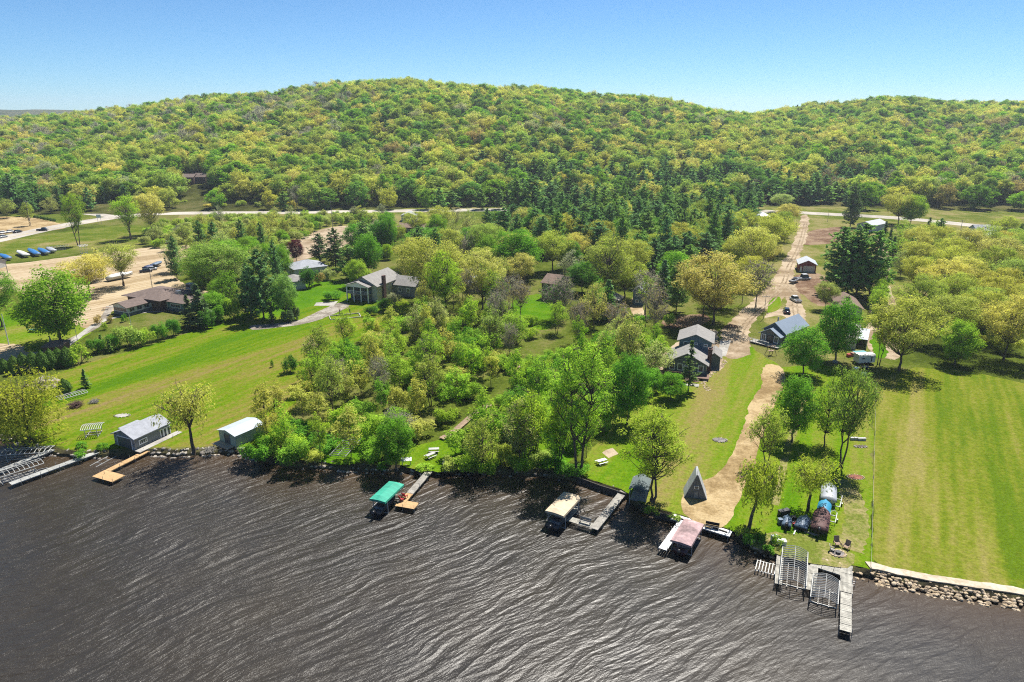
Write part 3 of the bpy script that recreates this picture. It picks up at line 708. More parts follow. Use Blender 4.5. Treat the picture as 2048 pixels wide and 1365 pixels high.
HERO = [
 ('willow',62,884,752,140,WIL,'huge drooping yellow-green willow at the water\'s edge beside the grey boat lifts'),
 ('openwillow',387,906,768,128,(.38,.38,.08),'lone sparse yellow willow on the bank between boathouse and metal shed'),
 ('maple',124,690,535,140,MID,'large round green tree on the lawn below the parking lot'),
 ('oak',4,655,545,85,MID,'green tree cut by the photo edge beyond the beach lawn'),
 ('elm',248,573,488,78,OAK,'thin open yellow tree behind the white tarped boat'),
 ('oak',180,592,512,100,OAK2,'golden tree spreading beside the sandy parking lot'),
 ('light',205,560,494,50,OAK2,'small bare golden tree between the two parking lot trees'),
 ('elm',158,492,388,52,LIME,'tall narrow lime tree beside the white lift on the parking lot edge'),
 ('elm',262,480,393,64,LIME,'leaning lime tree on the slope above the sandy parking lot'),
 ('oak',305,470,388,62,OAK2,'tan tree standing at the road bend'),
 ('oak',438,592,487,130,(.19,.29,.05),'broad feathery green tree behind the brown-roofed restaurant'),
 ('maple',455,560,478,90,MID,'green tree behind the feathery restaurant tree'),
 ('pine',528,640,500,80,PINEB,'dark shaggy pine at the top corner of the mown field'),
 ('pine',505,630,540,60,PINEB,'shorter dark pine left of the shaggy field pine'),
 ('spruce',402,655,568,62,PINED,'dark bushy evergreen beside the restaurant wing'),
 ('spruce',380,652,590,40,PINED,'small dark evergreen against the restaurant wall'),
 ('maple',573,640,545,52,(.19,.30,.08),'pale green small tree standing in the gravel bed'),
 ('spruce',545,650,603,20,PINED,'little dark conifer in the gravel bed'),
 ('darkbush',575,645,622,28,PINED,'dark low shrub at the foot of the pale gravel-bed tree'),
 ('darkbush',594,640,615,18,PINED,'small rounded dark shrub at the right end of the gravel bed'),
 ('maple',593,525,478,33,PURP,'purple-leaved tree beside the grey roofed house'),
 ('light',622,722,675,30,PINK,'tiny pale blossoming tree alone on the mown field'),
 ('pine',640,525,468,45,PINED,'brownish pine behind the grey roofed house'),
 ('pine',672,540,458,55,PINED,'tallest brownish pine behind the grey roofed house'),
 ('pine',700,560,490,60,PINEC,'dark pine standing left of the columned house'),
 ('maple',738,555,465,62,GREEN,'bright green tree behind the columned house roof'),
 ('maple',776,510,428,44,GREEN,'bright green tree before the long brown building'),
 ('maple',715,575,518,50,LIME,'lime tree by the gable of the columned house'),
 ('maple',775,520,488,25,LIME,'small narrow lime tree behind the columned house'),
 ('oak',868,612,478,135,OAK,'broad yellow-green oak crowding the columned house'),
 ('oak',822,575,510,62,OAK2,'tan oak overhanging the rear wing of the columned house'),
 ('cottonwood',890,640,500,90,LIME,'tall lime-green tree beside the broad yellow-green oak'),
 ('oak',965,620,505,95,OAK2,'tan flowering oak above the hidden grey roof'),
 ('maple',1035,560,462,95,GREEN,'brilliant green rounded tree behind the brown two-storey house'),
 ('maple',1000,520,462,70,GREEN,'brilliant green tree furthest from the brown two-storey house'),
 ('maple',860,500,455,110,GREEN,'wide bright green tree screening the long brown building'),
 ('bare',930,530,465,50,GREY,'grey leafless tree between two bright green trees'),
 ('elm',1215,610,478,118,OAKG,'vase-shaped elm with forked trunk behind the grey cottages'),
 ('oak',1105,545,465,80,OAKG,'olive tree rising over the brown two-storey house'),
 ('spruce',1215,640,560,60,PINEB,'dark conifer behind the small grey cottage'),
 ('spruce',1325,600,520,60,PINEB,'ragged dark conifer beside the sand path'),
 ('oak',1425,650,510,158,OAK2,'great golden oak beside the driveway above the two-storey cottage'),
 ('pine',1375,560,490,55,PINEC,'dark pine left of the great golden oak'),
 ('pine',1352,625,520,60,PINEC,'dark drooping pine at the edge of the great golden oak'),
 ('oak',1500,560,455,95,OAK2,'golden oak beside the upper driveway'),
 ('oak',1545,510,430,85,OAK,'open yellow oak near the road end of the driveway'),
 ('bare',1512,615,520,80,OAKG,'dark branchy tree leaning over the driveway'),
 ('pine',1672,585,455,95,PINEC,'left tree of the tall dark pine clump behind the red garage'),
 ('pine',1712,590,448,105,PINEC,'middle tree of the tall dark pine clump behind the red garage'),
 ('pine',1738,600,462,90,PINEC,'right tree of the tall dark pine clump behind the red garage'),
 ('pine',1694,592,480,100,PINEC,'nearest tree of the tall dark pine clump, shading the brown roof'),
 ('pine',1700,455,372,42,PINED,'tall brownish pine beside the blue-roofed barn'),
 ('oak',1650,620,565,48,PALE,'small pale olive tree beside the brown-roofed bungalow'),
 ('maple',1670,725,595,84,GREEN,'rounded bright green maple with tall trunk beside the mobile home'),
 ('maple',1605,752,652,88,GREEN,'low dense bright green maple in front of the blue cottage'),
 ('oak',1797,742,598,140,OAK,'big yellow oak casting shade at the top corner of the striped lawn'),
 ('elm',1757,730,612,50,OAK,'slim forked tree left of the big shading oak'),
 ('elm',1682,935,738,112,(.21,.31,.06),'light green tree with bare trunk beside the striped lawn fence'),
 ('light',1648,893,762,80,MID,'slender green tree left of the bare-trunked one by the striped lawn'),
 ('maple',1583,884,750,82,GREEN,'low-branched green tree on the right side of the straw strip'),
 ('light',1530,935,808,80,OAKG,'olive tree with thin crown on the edge of the straw strip'),
 ('leanwillow',1497,1057,918,100,WIL,'leaning willow with thick trunk on the bank behind the white dock'),
 ('openwillow',1615,1022,918,112,WIL,'spreading willow above the pile of tarped boats'),
 ('cottonwood',1303,1003,815,140,(.32,.43,.05),'twin-trunked yellow-green tree beside the little boat shelter'),
 ('cottonwood',1158,950,682,135,LIME,'tallest double-trunked cottonwood on the shore by the beige canopy'),
 ('cottonwood',1122,935,770,70,LIME,'shorter cottonwood standing left of the tallest shore cottonwood'),
 ('maple',1255,850,705,85,GREEN,'dense green tree hiding the bank left of the two-storey cottage'),
 ('thinspruce',1376,785,682,44,(.08,.14,.04),'slim spruce on the lawn in front of the two-storey cottage'),
 ('maple',793,938,832,80,GREEN,'bright green maple on the bank beside the green canopy lift'),
 ('light',966,948,836,78,OAKG,'pale bushy tree overhanging the water right of the plank dock'),
 ('light',1055,928,778,90,LIME,'thin-limbed lime tree on the small shaded lawn'),
 ('elm',1075,905,790,45,LIME,'curved young tree beside the shaded lawn'),
 ('bare',1290,630,540,70,GREY,'leafless grey tree before the sand path'),
 ('bare',1110,640,560,80,DEEP,'dark bare tree beside the bright patch of lawn'),
 ('pine',1100,425,365,60,PINEB,'dark pine on the far side of the sandy farm track'),
 ('pine',1065,440,352,70,PINEB,'broad dark pine left of the sandy farm track'),
 ('pine',1035,440,360,60,PINEC,'dark pine at the left end of the pine belt'),
 ('maple',1820,452,388,55,LIME,'yellow-lime rounded tree beyond the road on the right'),
 ('oak',1795,450,388,70,OAK,'yellow oak overhanging the road on the right'),
 ('oak',1560,425,388,45,PALE,'pale rounded tree standing by the road opposite the driveway'),
 ('pine',30,425,348,55,PINEB,'dark pine at the far left beyond the road'),
 ('pine',75,410,350,50,PINEB,'second dark pine from the left beyond the road'),
 ('pine',232,405,350,35,PINEC,'dark pine beyond the road bend'),
 ('pine',180,410,360,40,PINED,'dark pine behind the road sign'),
 ('light',60,452,402,28,OAKG,'small roadside tree by the sandy yard'),
 ('maple',1340,800,745,60,GREEN,'low leafy tree on the bank left of the slim spruce'),
]
rt.seed(3)
for q in HERO: hero(*q, **({'rz': .3} if q[0] == 'leanwillow' else {}))

# hedge of cedars, garden shrubs
for i, (u, v, vt, wd, dsc) in enumerate([(10,745,718,20,'leftmost'),(32,748,712,22,'second'),(50,745,706,22,'third'),(70,744,704,24,'fourth'),(88,742,702,24,'fifth'),(104,737,698,22,'sixth'),(120,732,696,22,'seventh'),(137,733,694,26,'rightmost')]):
    hero('cedar', u, v, vt, wd, CEDAR, f'{dsc} clipped dark cedar of the hedge beside the rock patio', 'clipped cedars in the hedge row')
hero('cedar',131,788,758,26,CEDAR,'round clipped cedar beside the pale dock rack on the field')
hero('spruce',173,776,738,24,PINEC,'small dark cone-shaped spruce at the corner of the mown field')
for q in [('shrub',160,728,694,44,LIME,'lime green shrub at the end of the cedar hedge'),('bush',190,708,680,40,DEEP,'dark green bush behind the lime hedge shrub'),('bush',225,700,670,40,GREEN,'green bush in the border along the mown field'),
 ('bush',260,695,655,60,OAKG,'wide yellow-green bush in the border along the mown field'),('bush',290,690,662,44,LIME,'bright lime bush in the border along the mown field'),('spruce',205,700,668,24,PINEC,'little dark conifer in the border below the restaurant'),
 ('spruce',222,706,676,20,PINEC,'smaller dark conifer in the border below the restaurant'),('bush',345,672,640,36,DEEP,'dark bush at the restaurant border corner'),('bush',322,680,650,40,GREEN,'leafy bush between restaurant path and mown field'),
 ('bush',440,645,612,46,GREEN,'bright bush along the top edge of the mown field'),('bush',470,640,600,46,LIME,'lime bush along the top edge of the mown field'),('bush',415,658,625,40,DEEP,'deep green bush below the dark evergreen'),
 ('shrub',198,648,632,22,RUST,'rusty garden shrub beside the restaurant path'),('shrub',222,645,632,18,RUST,'smaller rusty garden shrub by the restaurant terrace'),('shrub',250,644,630,14,GREEN,'round green shrub below the restaurant porch'),('shrub',210,660,646,14,LIME,'lime garden shrub below the rusty shrubs'),
 ('bush',665,600,583,40,GREEN,'green bush beside the columned house porch'),('bush',770,622,598,36,DEEP,'dark bush right of the columned house'),('bush',745,632,612,34,DEEP,'dark round bush on the lawn before the columned house'),
 ('bush',790,612,588,30,GREY,'grey-green bush beside the field edge'),('bush',618,575,540,46,DEEP,'dark bush in front of the grey roofed house'),('bush',640,570,548,24,RUST,'rust brown bush in front of the grey roofed house'),('bush',660,560,540,34,PALE,'white flowering bush beside the grey roofed house'),
 ('bush',580,745,715,36,DEEP,'dark bush on the edge of the thicket by the field'),('shrub',545,735,722,8,DEEP,'tiny dark shrub alone on the field')]:
    hero(*q)

# woods and thickets filled tree by tree
LAND_MARKS = []
CLEAR = [W2(c) for c in [
 [(1690,478),(1700,445),(1765,448),(1770,520),(1720,520)],[(1880,520),(1885,470),(1985,470),(2000,530)],[(1665,660),(1670,600),(1740,600),(1740,660)],
 [(655,915),(665,868),(725,868),(720,920)],[(1075,905),(1105,815),(1180,820),(1175,870),(1120,905)],[(870,882),(985,788),(1005,822),(915,905)],
 [(570,590),(570,535),(670,535),(670,590)],[(785,472),(875,476),(875,492),(785,490)],[(560,500),(640,462),(750,455),(750,475),(650,500),(560,528)],[(640,650),(640,570),(860,560),(860,610),(760,650)],[(1075,600),(1150,610),(1150,570),(1075,560)],[(1040,600),(1100,590),(1105,640),(1050,650)]]]
ORD = ['first','second','third','fourth','fifth','sixth','seventh','eighth','ninth','tenth','eleventh','twelfth','thirteenth','fourteenth','fifteenth','sixteenth','seventeenth','eighteenth','nineteenth','twentieth']
ORD += ['twenty-'+q for q in ORD[:9]] + ['thirtieth'] + ['thirty-'+q for q in ORD[:9]] + ['fortieth'] + ['forty-'+q for q in ORD[:9]]+ ['fiftieth'] + ['fifty-'+q for q in ORD[:9]]
def fill(px, spacing, kinds, where, seed, avoid=.55, world=None):
    """kinds: (kind, weight, (hmin,hmax), (wmin,wmax), tints, adjective)"""
    P = W2(px) if world is None else world; rr = random.Random(seed); xs_ = [q[0] for q in P]; ys_ = [q[1] for q in P]
    pts = []; x0, x1, y0, y1 = min(xs_), max(xs_), min(ys_), max(ys_)
    tot = sum(k[1] for k in kinds)
    for _ in range(6000):
        x, y = rr.uniform(x0, x1), rr.uniform(y0, y1)
        if not inside(x, y, P) or any(inside(x, y, c) for c in CLEAR): continue
        if any((x-a)**2+(y-b)**2 < spacing*spacing for a, b in pts): continue
        if any((x-a)**2+(y-b)**2 < (avoid*r)**2 for a, b, r in PLACED): continue
        pts.append((x, y))
    items = []
    for x, y in pts:
        r = rr.uniform(0, tot)
        for ki in kinds:
            r -= ki[1]
            if r <= 0: break
        ti = rr.randrange(len(ki[4])); items.append((x, y, ki, ti, rr.uniform(*ki[2]), rr.uniform(*ki[3])))
    print('fill', seed, where, len(items), sum(1 for q in items if q[2][0] not in ('bush','shrub','pine','spruce')))
    by = {}
    NOUN = {'bush':'bush','shrub':'shrub','pine':'pine','spruce':'spruce','bare':'leafless tree','sapling':'young tree','pole':'young tree'}
    for it in items: by.setdefault((NOUN.get(it[2][0], 'tree'), it[2][5][it[3]]), []).append(it)
    for (noun, adj), L in by.items():
        L.sort(key=lambda q: q[0]/q[1])
        for i, (x, y, ki, ti, h, w_) in enumerate(L):
            kind = ki[0]
            lab = f'{adj} {noun} {where}, {ORD[min(i,len(ORD)-1)]} from the left' if len(L) > 1 else f'the only {adj} {noun} {where}'
            tree(kind, Vector((x, y, LAND)), h, w_, ki[4][ti], lab, f'{noun}s {where}')
U = ('bush',); 
def k_(kind, wt, h, w_, *ta): return (kind, wt, h, w_, [t_ for t_, _ in ta], [a for _, a in ta])
lime=(LIME,'lime'); green=(GREEN,'bright green'); mid_=(MID,'mid green'); deep=(DEEP,'deep green'); oakc=(OAK,'yellow-green'); oak2=(OAK2,'golden'); pale=(PALE,'pale'); grey=(GREY,'grey'); rust=(RUST,'rusty'); oakg=(OAKG,'olive'); pinec=(PINEC,'dark green'); pineb=(PINEB,'blue-green')
fill([(508,924),(545,885),(572,850),(600,805),(640,750),(690,700),(760,665),(840,650),(930,640),(1010,660),(1040,700),(1000,760),(960,800),(890,850),(850,880),(820,905),(740,932),(640,936),(560,930)], 4.6,
  [k_('bush',5,(2.6,5),(5,8),lime,green,mid_,oakc), k_('sapling',4.2,(7,13),(3.6,6),lime,oakc,mid_), k_('light',.7,(9,14),(6,9),lime,pale,oakg), k_('bare',.5,(8,12),(5,7),grey)], 'in the thicket right of the mown field', 11, .3)
fill([(905,944),(940,905),(1000,870),(1010,820),(1050,760),(1100,725),(1200,700),(1300,700),(1320,745),(1290,800),(1240,835),(1195,880),(1165,948),(1090,950),(1000,944)], 4.6,
  [k_('bush',4,(2.6,5.5),(5,8),lime,green,mid_), k_('sapling',2.6,(8,14),(3.6,6),lime,mid_), k_('light',.9,(9,15),(6,9),lime,pale,mid_)], 'in the thicket left of the two-storey cottage', 12, .3)
fill([(830,640),(900,600),(1000,590),(1060,640),(1150,640),(1290,640),(1370,660),(1310,695),(1200,695),(1050,690),(900,650)], 8,
  [k_('bush',2,(2,4),(4,6.5),lime,green,oakg), k_('bare',2,(11,16),(6,9),grey,rust), k_('pole',1.5,(13,18),(4,6),oakg,lime), k_('light',1.5,(9,14),(6,9),lime,green,oak2)], 'in the thin woods behind the big thicket', 13, .35)
fill([(330,560),(380,520),(450,495),(560,520),(570,560),(520,600),(500,640),(420,640),(440,600)], 8.5,
  [k_('light',2,(9,14),(8,11),pale,oakg,mid_), k_('pine',1,(12,17),(6,8),pineb), k_('maple',1,(8,12),(7,9),mid_)], 'behind the restaurant', 14, .5)
fill([(330,505),(420,478),(560,455),(640,440),(780,440),(780,462),(700,450),(640,458),(560,505),(560,520),(450,490)], 6.0,
  [k_('light',.8,(8,12),(7,10),pale,oakc,oakg), k_('bush',4,(3,5.5),(5.5,8),oakg,pale,mid_), k_('pole',.3,(10,13),(4,6),oakc)], 'between sandy lot and road', 15, .4)
fill([(1110,450),(1180,440),(1300,436),(1500,436),(1520,465),(1470,495),(1410,535),(1330,560),(1260,550),(1190,530),(1120,490)], 8.6,
  [k_('pine',5,(13,22),(9,15),pinec,pineb), k_('oak',1.1,(13,17),(11,15),oakc,oakg)], 'in the dense pine stand by the road', 17, .45)
fill([(720,480),(900,455),(1000,470),(1100,470),(1300,480),(1400,520),(1340,600),(1200,600),(1000,580),(880,580),(760,530),(700,520)], 13.5,
  [k_('maple',2,(11,16),(10,13),green,deep,mid_), k_('oak',2.2,(11,16),(11,15),oakc,oakg,oak2), k_('light',1.3,(10,14),(8,11),pale,grey), k_('pine',1.2,(14,19),(9,12),pineb,pinec)], 'in the woods behind the lake houses', 16, .55)
fill([(1020,470),(1110,450),(1150,500),(1090,520),(1000,500)], 9.5, [k_('pine',3,(15,19),(10,13),pineb), k_('light',1,(10,13),(8,10),lime)], 'at the left end of the pine stand', 18, .45)
fill([(1440,560),(1520,500),(1570,450),(1580,470),(1540,530),(1500,580),(1455,620),(1400,640)], 9.0, [k_('oak',3,(10,14),(9,13),oak2,oakc,oakg), k_('light',1,(9,12),(7,9),oakg)], 'along the driveway', 19, .5)
fill([(1810,690),(1850,600),(1890,540),(1970,520),(2120,540),(2240,640),(2240,770),(2100,755),(1990,738),(1880,728)], 12,
  [k_('oak',5,(12,17),(12,17),oakc,oak2,oakg), k_('maple',.5,(9,12),(8,10),lime), k_('bare',.4,(10,13),(8,10),grey)], 'in the grove above the striped lawn', 20, .5)
fill([(1790,560),(1830,500),(1880,485),(2100,490),(2200,560),(1960,520),(1880,540),(1840,600)], 12.5, [k_('oak',3,(10,14),(10,14),oakc,oak2,oakg), k_('pine',.6,(10,13),(6,8),pinec), k_('light',1,(9,12),(8,10),pale)], 'behind the oak grove near the white house', 21, .5)
fill([(1850,640),(1960,700),(2100,740),(2100,720),(1960,670),(1870,600)], 7, [k_('bush',3,(2.5,4.5),(5,8),lime,oakc,green)], 'under the yellow oak grove', 22, .2)
fill([(520,922),(560,926),(620,930),(640,915),(600,895),(540,890)], 3.6, [k_('bush',3,(2.2,4),(4.5,6.5),lime,oakc,green)], 'on the bank between metal shed and lift rack', 23, .1)
fill([(900,944),(1000,946),(1090,950),(1150,956),(1150,938),(1080,930),(1000,925),(910,925)], 3.4, [k_('bush',3,(1.8,3.4),(3.8,5.5),green,lime,oakg)], 'on the bank between plank dock and cottonwoods', 24, .1)
fill([(690,938),(800,940),(880,944),(880,934),(800,930),(690,928)], 4.0, [k_('shrub',3,(.8,1.6),(2,3.5),lime,green)], 'on the bank beside the bright green maple', 25, .1)
fill([(150,914),(232,902),(228,886),(190,892),(140,900)], 3.0, [k_('shrub',3,(.8,1.5),(2.4,3.6),lime,green)], 'on the bank left of the boathouse', 26, .1)
fill([(1290,1030),(1350,1042),(1350,1034),(1295,1018)], 3.0, [k_('shrub',3,(.5,1.0),(1.6,2.4),lime,oakg)], 'on the bank beside the boat shelter', 27, .1)
fill([(1480,1085),(1560,1112),(1565,1095),(1520,1080),(1480,1068)], 2.2, [k_('shrub',3,(.7,1.5),(1.6,2.8),lime,green,oakg)], 'on the bank beside the white dock', 28, .1)
fill([(1745,650),(1752,590),(1762,560),(1768,570),(1758,600),(1752,660)], 3.4, [k_('spruce',3,(4,7),(2.2,3.2),(GREEN,'small green')), k_('light',1,(8,10),(5,6),lime)], 'in the row right of the pine clump', 29, .1)
fill([(0,440),(130,425),(230,415),(300,418),(330,405),(150,400),(-60,408)], 11, [k_('pine',2,(12,17),(7,9),pineb), k_('light',1.3,(9,12),(8,10),pale,oakg)], 'beyond the road on the left', 30, .5)
fill([(1750,480),(1860,470),(1880,490),(1780,530)], 10, [k_('light',2,(8,11),(8,11),lime,oakg), k_('spruce',1,(9,12),(5,7),pinec)], 'beside the farm track on the right', 31, .4)
fill([(1040,790),(1075,775),(1100,800),(1060,870),(1030,890)], 4.2, [k_('light',1,(8,12),(5,8),lime,green), k_('bush',1.5,(2.5,4.5),(4,6.5),green,lime)], 'left of the shaded lawn', 32, .1)
fill([(290,470),(330,455),(420,440),(560,438),(680,434),(780,434),(780,440),(640,446),(560,455),(420,474),(330,500),(290,492)], 6.5, [k_('bush',3,(3,5),(5.5,8),oakg,pale,lime), k_('light',.35,(7,11),(6,9),pale,oakc,grey)], 'on the verge below the road', 33, .4)
fill([(330,410),(480,404),(700,402),(900,400),(1000,404),(980,414),(700,416),(430,418)], 8.5, [k_('bush',3,(2.5,4.5),(5,8),oakg,oak2,pale)], 'on the slope above the road', 34, .4)
for i in range(7):
    u = 70+i*6.5; hero('cedar', u, 436+i*1.2, 430+i*1.2, 6, CEDAR, f'{ORD[i]} of seven small clipped shrubs in a row in the sandy yard', 'clipped shrubs in the sandy yard')
print('INDIVIDUAL TREES', NTREE[0])

# ------------------------------------------------------------------ the wooded hillside, one mass of instances
FARK = [('faroak',0),('faroak',1),('faroak',2),('farmaple',0),('farmaple',1),('farbare',0),('farpine',0),('farpine',1)]
SAMPLE = []
def vnoise(x, y, s, ph):
    return (math.sin(x*s+ph+1.7*math.sin(y*s*.8+ph)) + math.sin(y*s*1.3-ph+1.3*math.sin(x*s*.7+ph*2)))*.5
pts = []; kk = []; tt = []; ss = []; rz = []
rf = random.Random(9)
HCLEAR = [(G(362,372,8).x, 0, 0)]
def hz_px(x, y, z): 
    d_ = depth_at(x, y, z); up = y*SP + (z-CAM_H)*CP
    return 1024 + x/d_*FPX, 682.5 - up/d_*FPX
yy = 446.0
while yy < 1260:
    step = 10.5 if yy < 900 else 13
    x = -(.92*yy+60)
    while x < .92*yy+60:
        px_, py_ = x + rf.uniform(-.45,.45)*step, yy + rf.uniform(-.45,.45)*step
        x += step
        z = hill(px_, py_); u, v = hz_px(px_, py_, z)
        if py_ < 470 and (v > 392 + 5*math.sin(u*.02) and u < 1480 or v > 402 and u > 1480) and rf.random() < .85: continue
        if 352 < u < 420 and 352 < v < 412: continue
        if 330 < u < 470 and 384 < v and rf.random() < .6: continue
        n1 = vnoise(px_, py_, .016, 1); n2 = vnoise(px_, py_, .023, 4); n3 = vnoise(px_, py_, .05, 2)
        q = rf.random()
        lowpine = (py_ < 600) and (1000 < u < 1700) 
        pineprob = .04 + (.62 if lowpine and py_ < 540 and n3 > -.6 else .25 if lowpine else 0) + (.35 if py_ < 540 and n3 > .15 else 0) + (.10 if n2 > .5 else 0)
        if 1500 < u < 1640 and 620 < py_ < 700: pineprob += .2
        h = rf.uniform(11, 18)
        if q < pineprob: k = rf.choice([6,7]); c = jitc(PINEC if rf.random() < .6 else PINEB, .3); h = rf.uniform(12, 18); w_ = rf.uniform(.9,1.3)
        else:
            g = rf.random() + n1*.35
            if g < .55: k = rf.choice([0,1,2]); c = jitc(rf.choice([OAK, OAK, OAK2, OAKG, OAKG]), .2); w_ = rf.uniform(.85,1.5)
            elif g < .98: k = rf.choice([3,4]); c = jitc(rf.choice([(.14,.27,.05), MID, MID, OAKG, (.11,.22,.04)]), .25); w_ = rf.uniform(1.1,1.9); h *= 1.1
            elif g < 1.12 or n2 < 0: k = rf.choice([0,5]); c = jitc(rf.choice([RUST, OAK2, GREY]), .2); w_ = rf.uniform(1.0,1.6)
            else: k = 5; c = jitc((.34,.33,.22), .15); w_ = rf.uniform(.8,1.2)
            if u < 700 and py_ > 600 and n3 > .1 and rf.random() < .5: k = 5; c = jitc((.42,.43,.34), .15)
        pts.append((px_, py_, z-.4)); kk.append(k); tt.append(c); ss.append((w_*rf.uniform(.9,1.1), w_*rf.uniform(.9,1.1), h/ (19 if k > 5 else 15))); rz.append(rf.uniform(0,6.283))
    yy += step*.9
# dark pine ridge seen over the saddle
for i in range(420):
    x = rf.uniform(330, 560); y = rf.uniform(1290, 1420)
    z = 0
    u_, row = 0, 0
    a = x/y; u_ = 1024 + a*FPX*1.035
    if not 1300 < u_ < 1500: continue
    row = 216 + (u_-1330)*.065
    b = (682.5-row)/FPX; z = CAM_H + y/(CP+b*SP)*(-SP+b*CP) - 15
    pts.append((x, y, z-3)); kk.append(6+i % 2); tt.append(jitc(PINEC,.2)); ss.append((.9,.9,.85)); rz.append(rf.uniform(0,6.283))
print('HILL TREES', len(pts))
me = bpy.data.meshes.new('hillside_woods'); me.vertices.add(len(pts)); me.vertices.foreach_set('co', np.array(pts, np.float32).ravel())
at = me.attributes.new('kind_id', 'INT', 'POINT'); at.data.foreach_set('value', np.array(kk, np.int32))
at = me.attributes.new('tint', 'FLOAT_VECTOR', 'POINT'); at.data.foreach_set('vector', np.array(tt, np.float32).ravel())
at = me.attributes.new('scl', 'FLOAT_VECTOR', 'POINT'); at.data.foreach_set('vector', np.array(ss, np.float32).ravel())
at = me.attributes.new('rotz', 'FLOAT', 'POINT'); at.data.foreach_set('value', np.array(rz, np.float32))
woods = tag(link('hillside_woods', me), kind='stuff')
# one real tree of every sort stands at the foot of the hill; the mass repeats their crowns
SRC = []
spots = [(345,418,'golden oak at the foot of the hill beside the bank track'),(560,412,'second oak from the left along the bank track'),(800,402,'oak at the foot of the hill above the bank track'),(455,412,'green tree at the foot of the hill by the bank track'),(870,400,'green tree above the right end of the bank track'),(605,415,'grey leafless tree between road and bank track'),(1000,405,'pine at the foot of the hill above the road'),(1480,405,'pine beside the road opposite the pine stand')]
for (kd, vi), (u, v, lab) in zip(FARK, spots):
    p = G(u, v); o = tree(kd, Vector((p.x, min(p.y, 452), LAND)), rf.uniform(11, 15), rf.uniform(9, 12), {'o':OAK,'m':MID,'b':GREY,'p':PINEC}[kd[3]], lab, var=vi)
    SRC.append([c for c in o.children if c.name.startswith('crown')][0])
ng = bpy.data.node_groups.new('woods_scatter', 'GeometryNodeTree')
ng.interface.new_socket('Geometry', in_out='INPUT', socket_type='NodeSocketGeometry'); ng.interface.new_socket('Geometry', in_out='OUTPUT', socket_type='NodeSocketGeometry')
gi = ng.nodes.new('NodeGroupInput'); go = ng.nodes.new('NodeGroupOutput'); jn = ng.nodes.new('GeometryNodeJoinGeometry')
def named(nm, ty):
    n = ng.nodes.new('GeometryNodeInputNamedAttribute'); n.data_type = ty; n.inputs['Name'].default_value = nm; return n.outputs['Attribute']
kid = named('kind_id', 'INT'); scl = named('scl', 'FLOAT_VECTOR'); rzn = named('rotz', 'FLOAT')
cx = ng.nodes.new('ShaderNodeCombineXYZ'); ng.links.new(rzn, cx.inputs[2]); er = ng.nodes.new('FunctionNodeEulerToRotation'); ng.links.new(cx.outputs[0], er.inputs[0])
for i, s in enumerate(SRC):
    oi = ng.nodes.new('GeometryNodeObjectInfo'); oi.transform_space = 'ORIGINAL'; oi.inputs['Object'].default_value = s; oi.inputs['As Instance'].default_value = True
    cmpn = ng.nodes.new('FunctionNodeCompare'); cmpn.data_type = 'INT'; cmpn.operation = 'EQUAL'; ng.links.new(kid, cmpn.inputs[2]); cmpn.inputs[3].default_value = i
    ip = ng.nodes.new('GeometryNodeInstanceOnPoints'); ng.links.new(gi.outputs[0], ip.inputs['Points']); ng.links.new(cmpn.outputs[0], ip.inputs['Selection'])
    ng.links.new(oi.outputs['Geometry'], ip.inputs['Instance']); ng.links.new(er.outputs[0], ip.inputs['Rotation']); ng.links.new(scl, ip.inputs['Scale']); ng.links.new(ip.outputs[0], jn.inputs[0])
ng.links.new(jn.outputs[0], go.inputs[0])
md = woods.modifiers.new('scatter', 'NODES'); md.node_group = ng
# ------------------------------------------------------------------ buildings
M_shingle = mat('grey_shingle', (.30,.285,.265), .9, .22, 5, bmp=.03, lines=(1,.9))
M_shingle_b = mat('brown_shingle', (.20,.135,.10), .9, .25, 5, bmp=.03)
M_shingle_d = mat('dark_brown_shingle', (.17,.125,.105), .9, .25, 5, bmp=.03)
M_shingle_l = mat('light_shingle', (.36,.375,.41), .9, .18, 5, bmp=.03)
M_metal_b = mat('blue_metal_roof', (.26,.32,.40), .45, .08, 1, metal=.0, bmp=.02, lines=(1,.45))
M_metal_w = mat('white_metal_roof', (.56,.58,.61), .4, .08, 1, bmp=.02, lines=(1,.5))
M_metal_l = mat('pale_metal_roof', (.50,.56,.60), .4, .10, 1, bmp=.02, lines=(0,.5))
M_side_dk = mat('dark_green_grey_siding', (.14,.175,.175), .8, .15, 2, lines=(2,.2))
M_side_bl = mat('slate_blue_siding', (.13,.21,.265), .8, .15, 2, lines=(2,.2))
M_side_gr = mat('grey_siding', (.26,.275,.28), .8, .15, 2, lines=(2,.2))
M_side_lt = mat('pale_siding', (.56,.55,.50), .8, .12, 2, lines=(2,.2))
M_side_wh = mat('white_siding', (.66,.68,.70), .8, .08, 2, lines=(2,.2))
M_side_cream = mat('cream_siding', (.60,.585,.48), .8, .12, 2, lines=(2,.25))
M_side_red = mat('dark_red_siding', (.26,.07,.06), .8, .15, 2, lines=(2,.25))
M_side_br = mat('brown_wood_siding', (.17,.10,.075), .85, .2, 2, lines=(0,.3))
M_stone = mat('stone_veneer', (.36,.36,.35), .9, .6, 5.5, bmp=.08)
M_trim = mat('white_trim', (.95,.95,.93), .6, .06, 2)
M_glass = glassy('window_glass', (.03,.045,.05))
M_door = mat('grey_door', (.10,.11,.115), .5, .1, 1, lines=(2,.5))
M_wdeck = mat('brown_deck_wood', (.20,.12,.09), .8, .25, 3, lines=(0,.16))
M_gdeck = mat('grey_deck_wood', (.36,.34,.31), .85, .25, 3, lines=(0,.16))
M_brick = mat('dark_brick', (.13,.07,.06), .9, .3, 6)
M_white = mat('white_paint', (.80,.80,.78), .5, .08, 2)
M_dark = mat('dark_metal', (.035,.035,.04), .5, .2, 2)
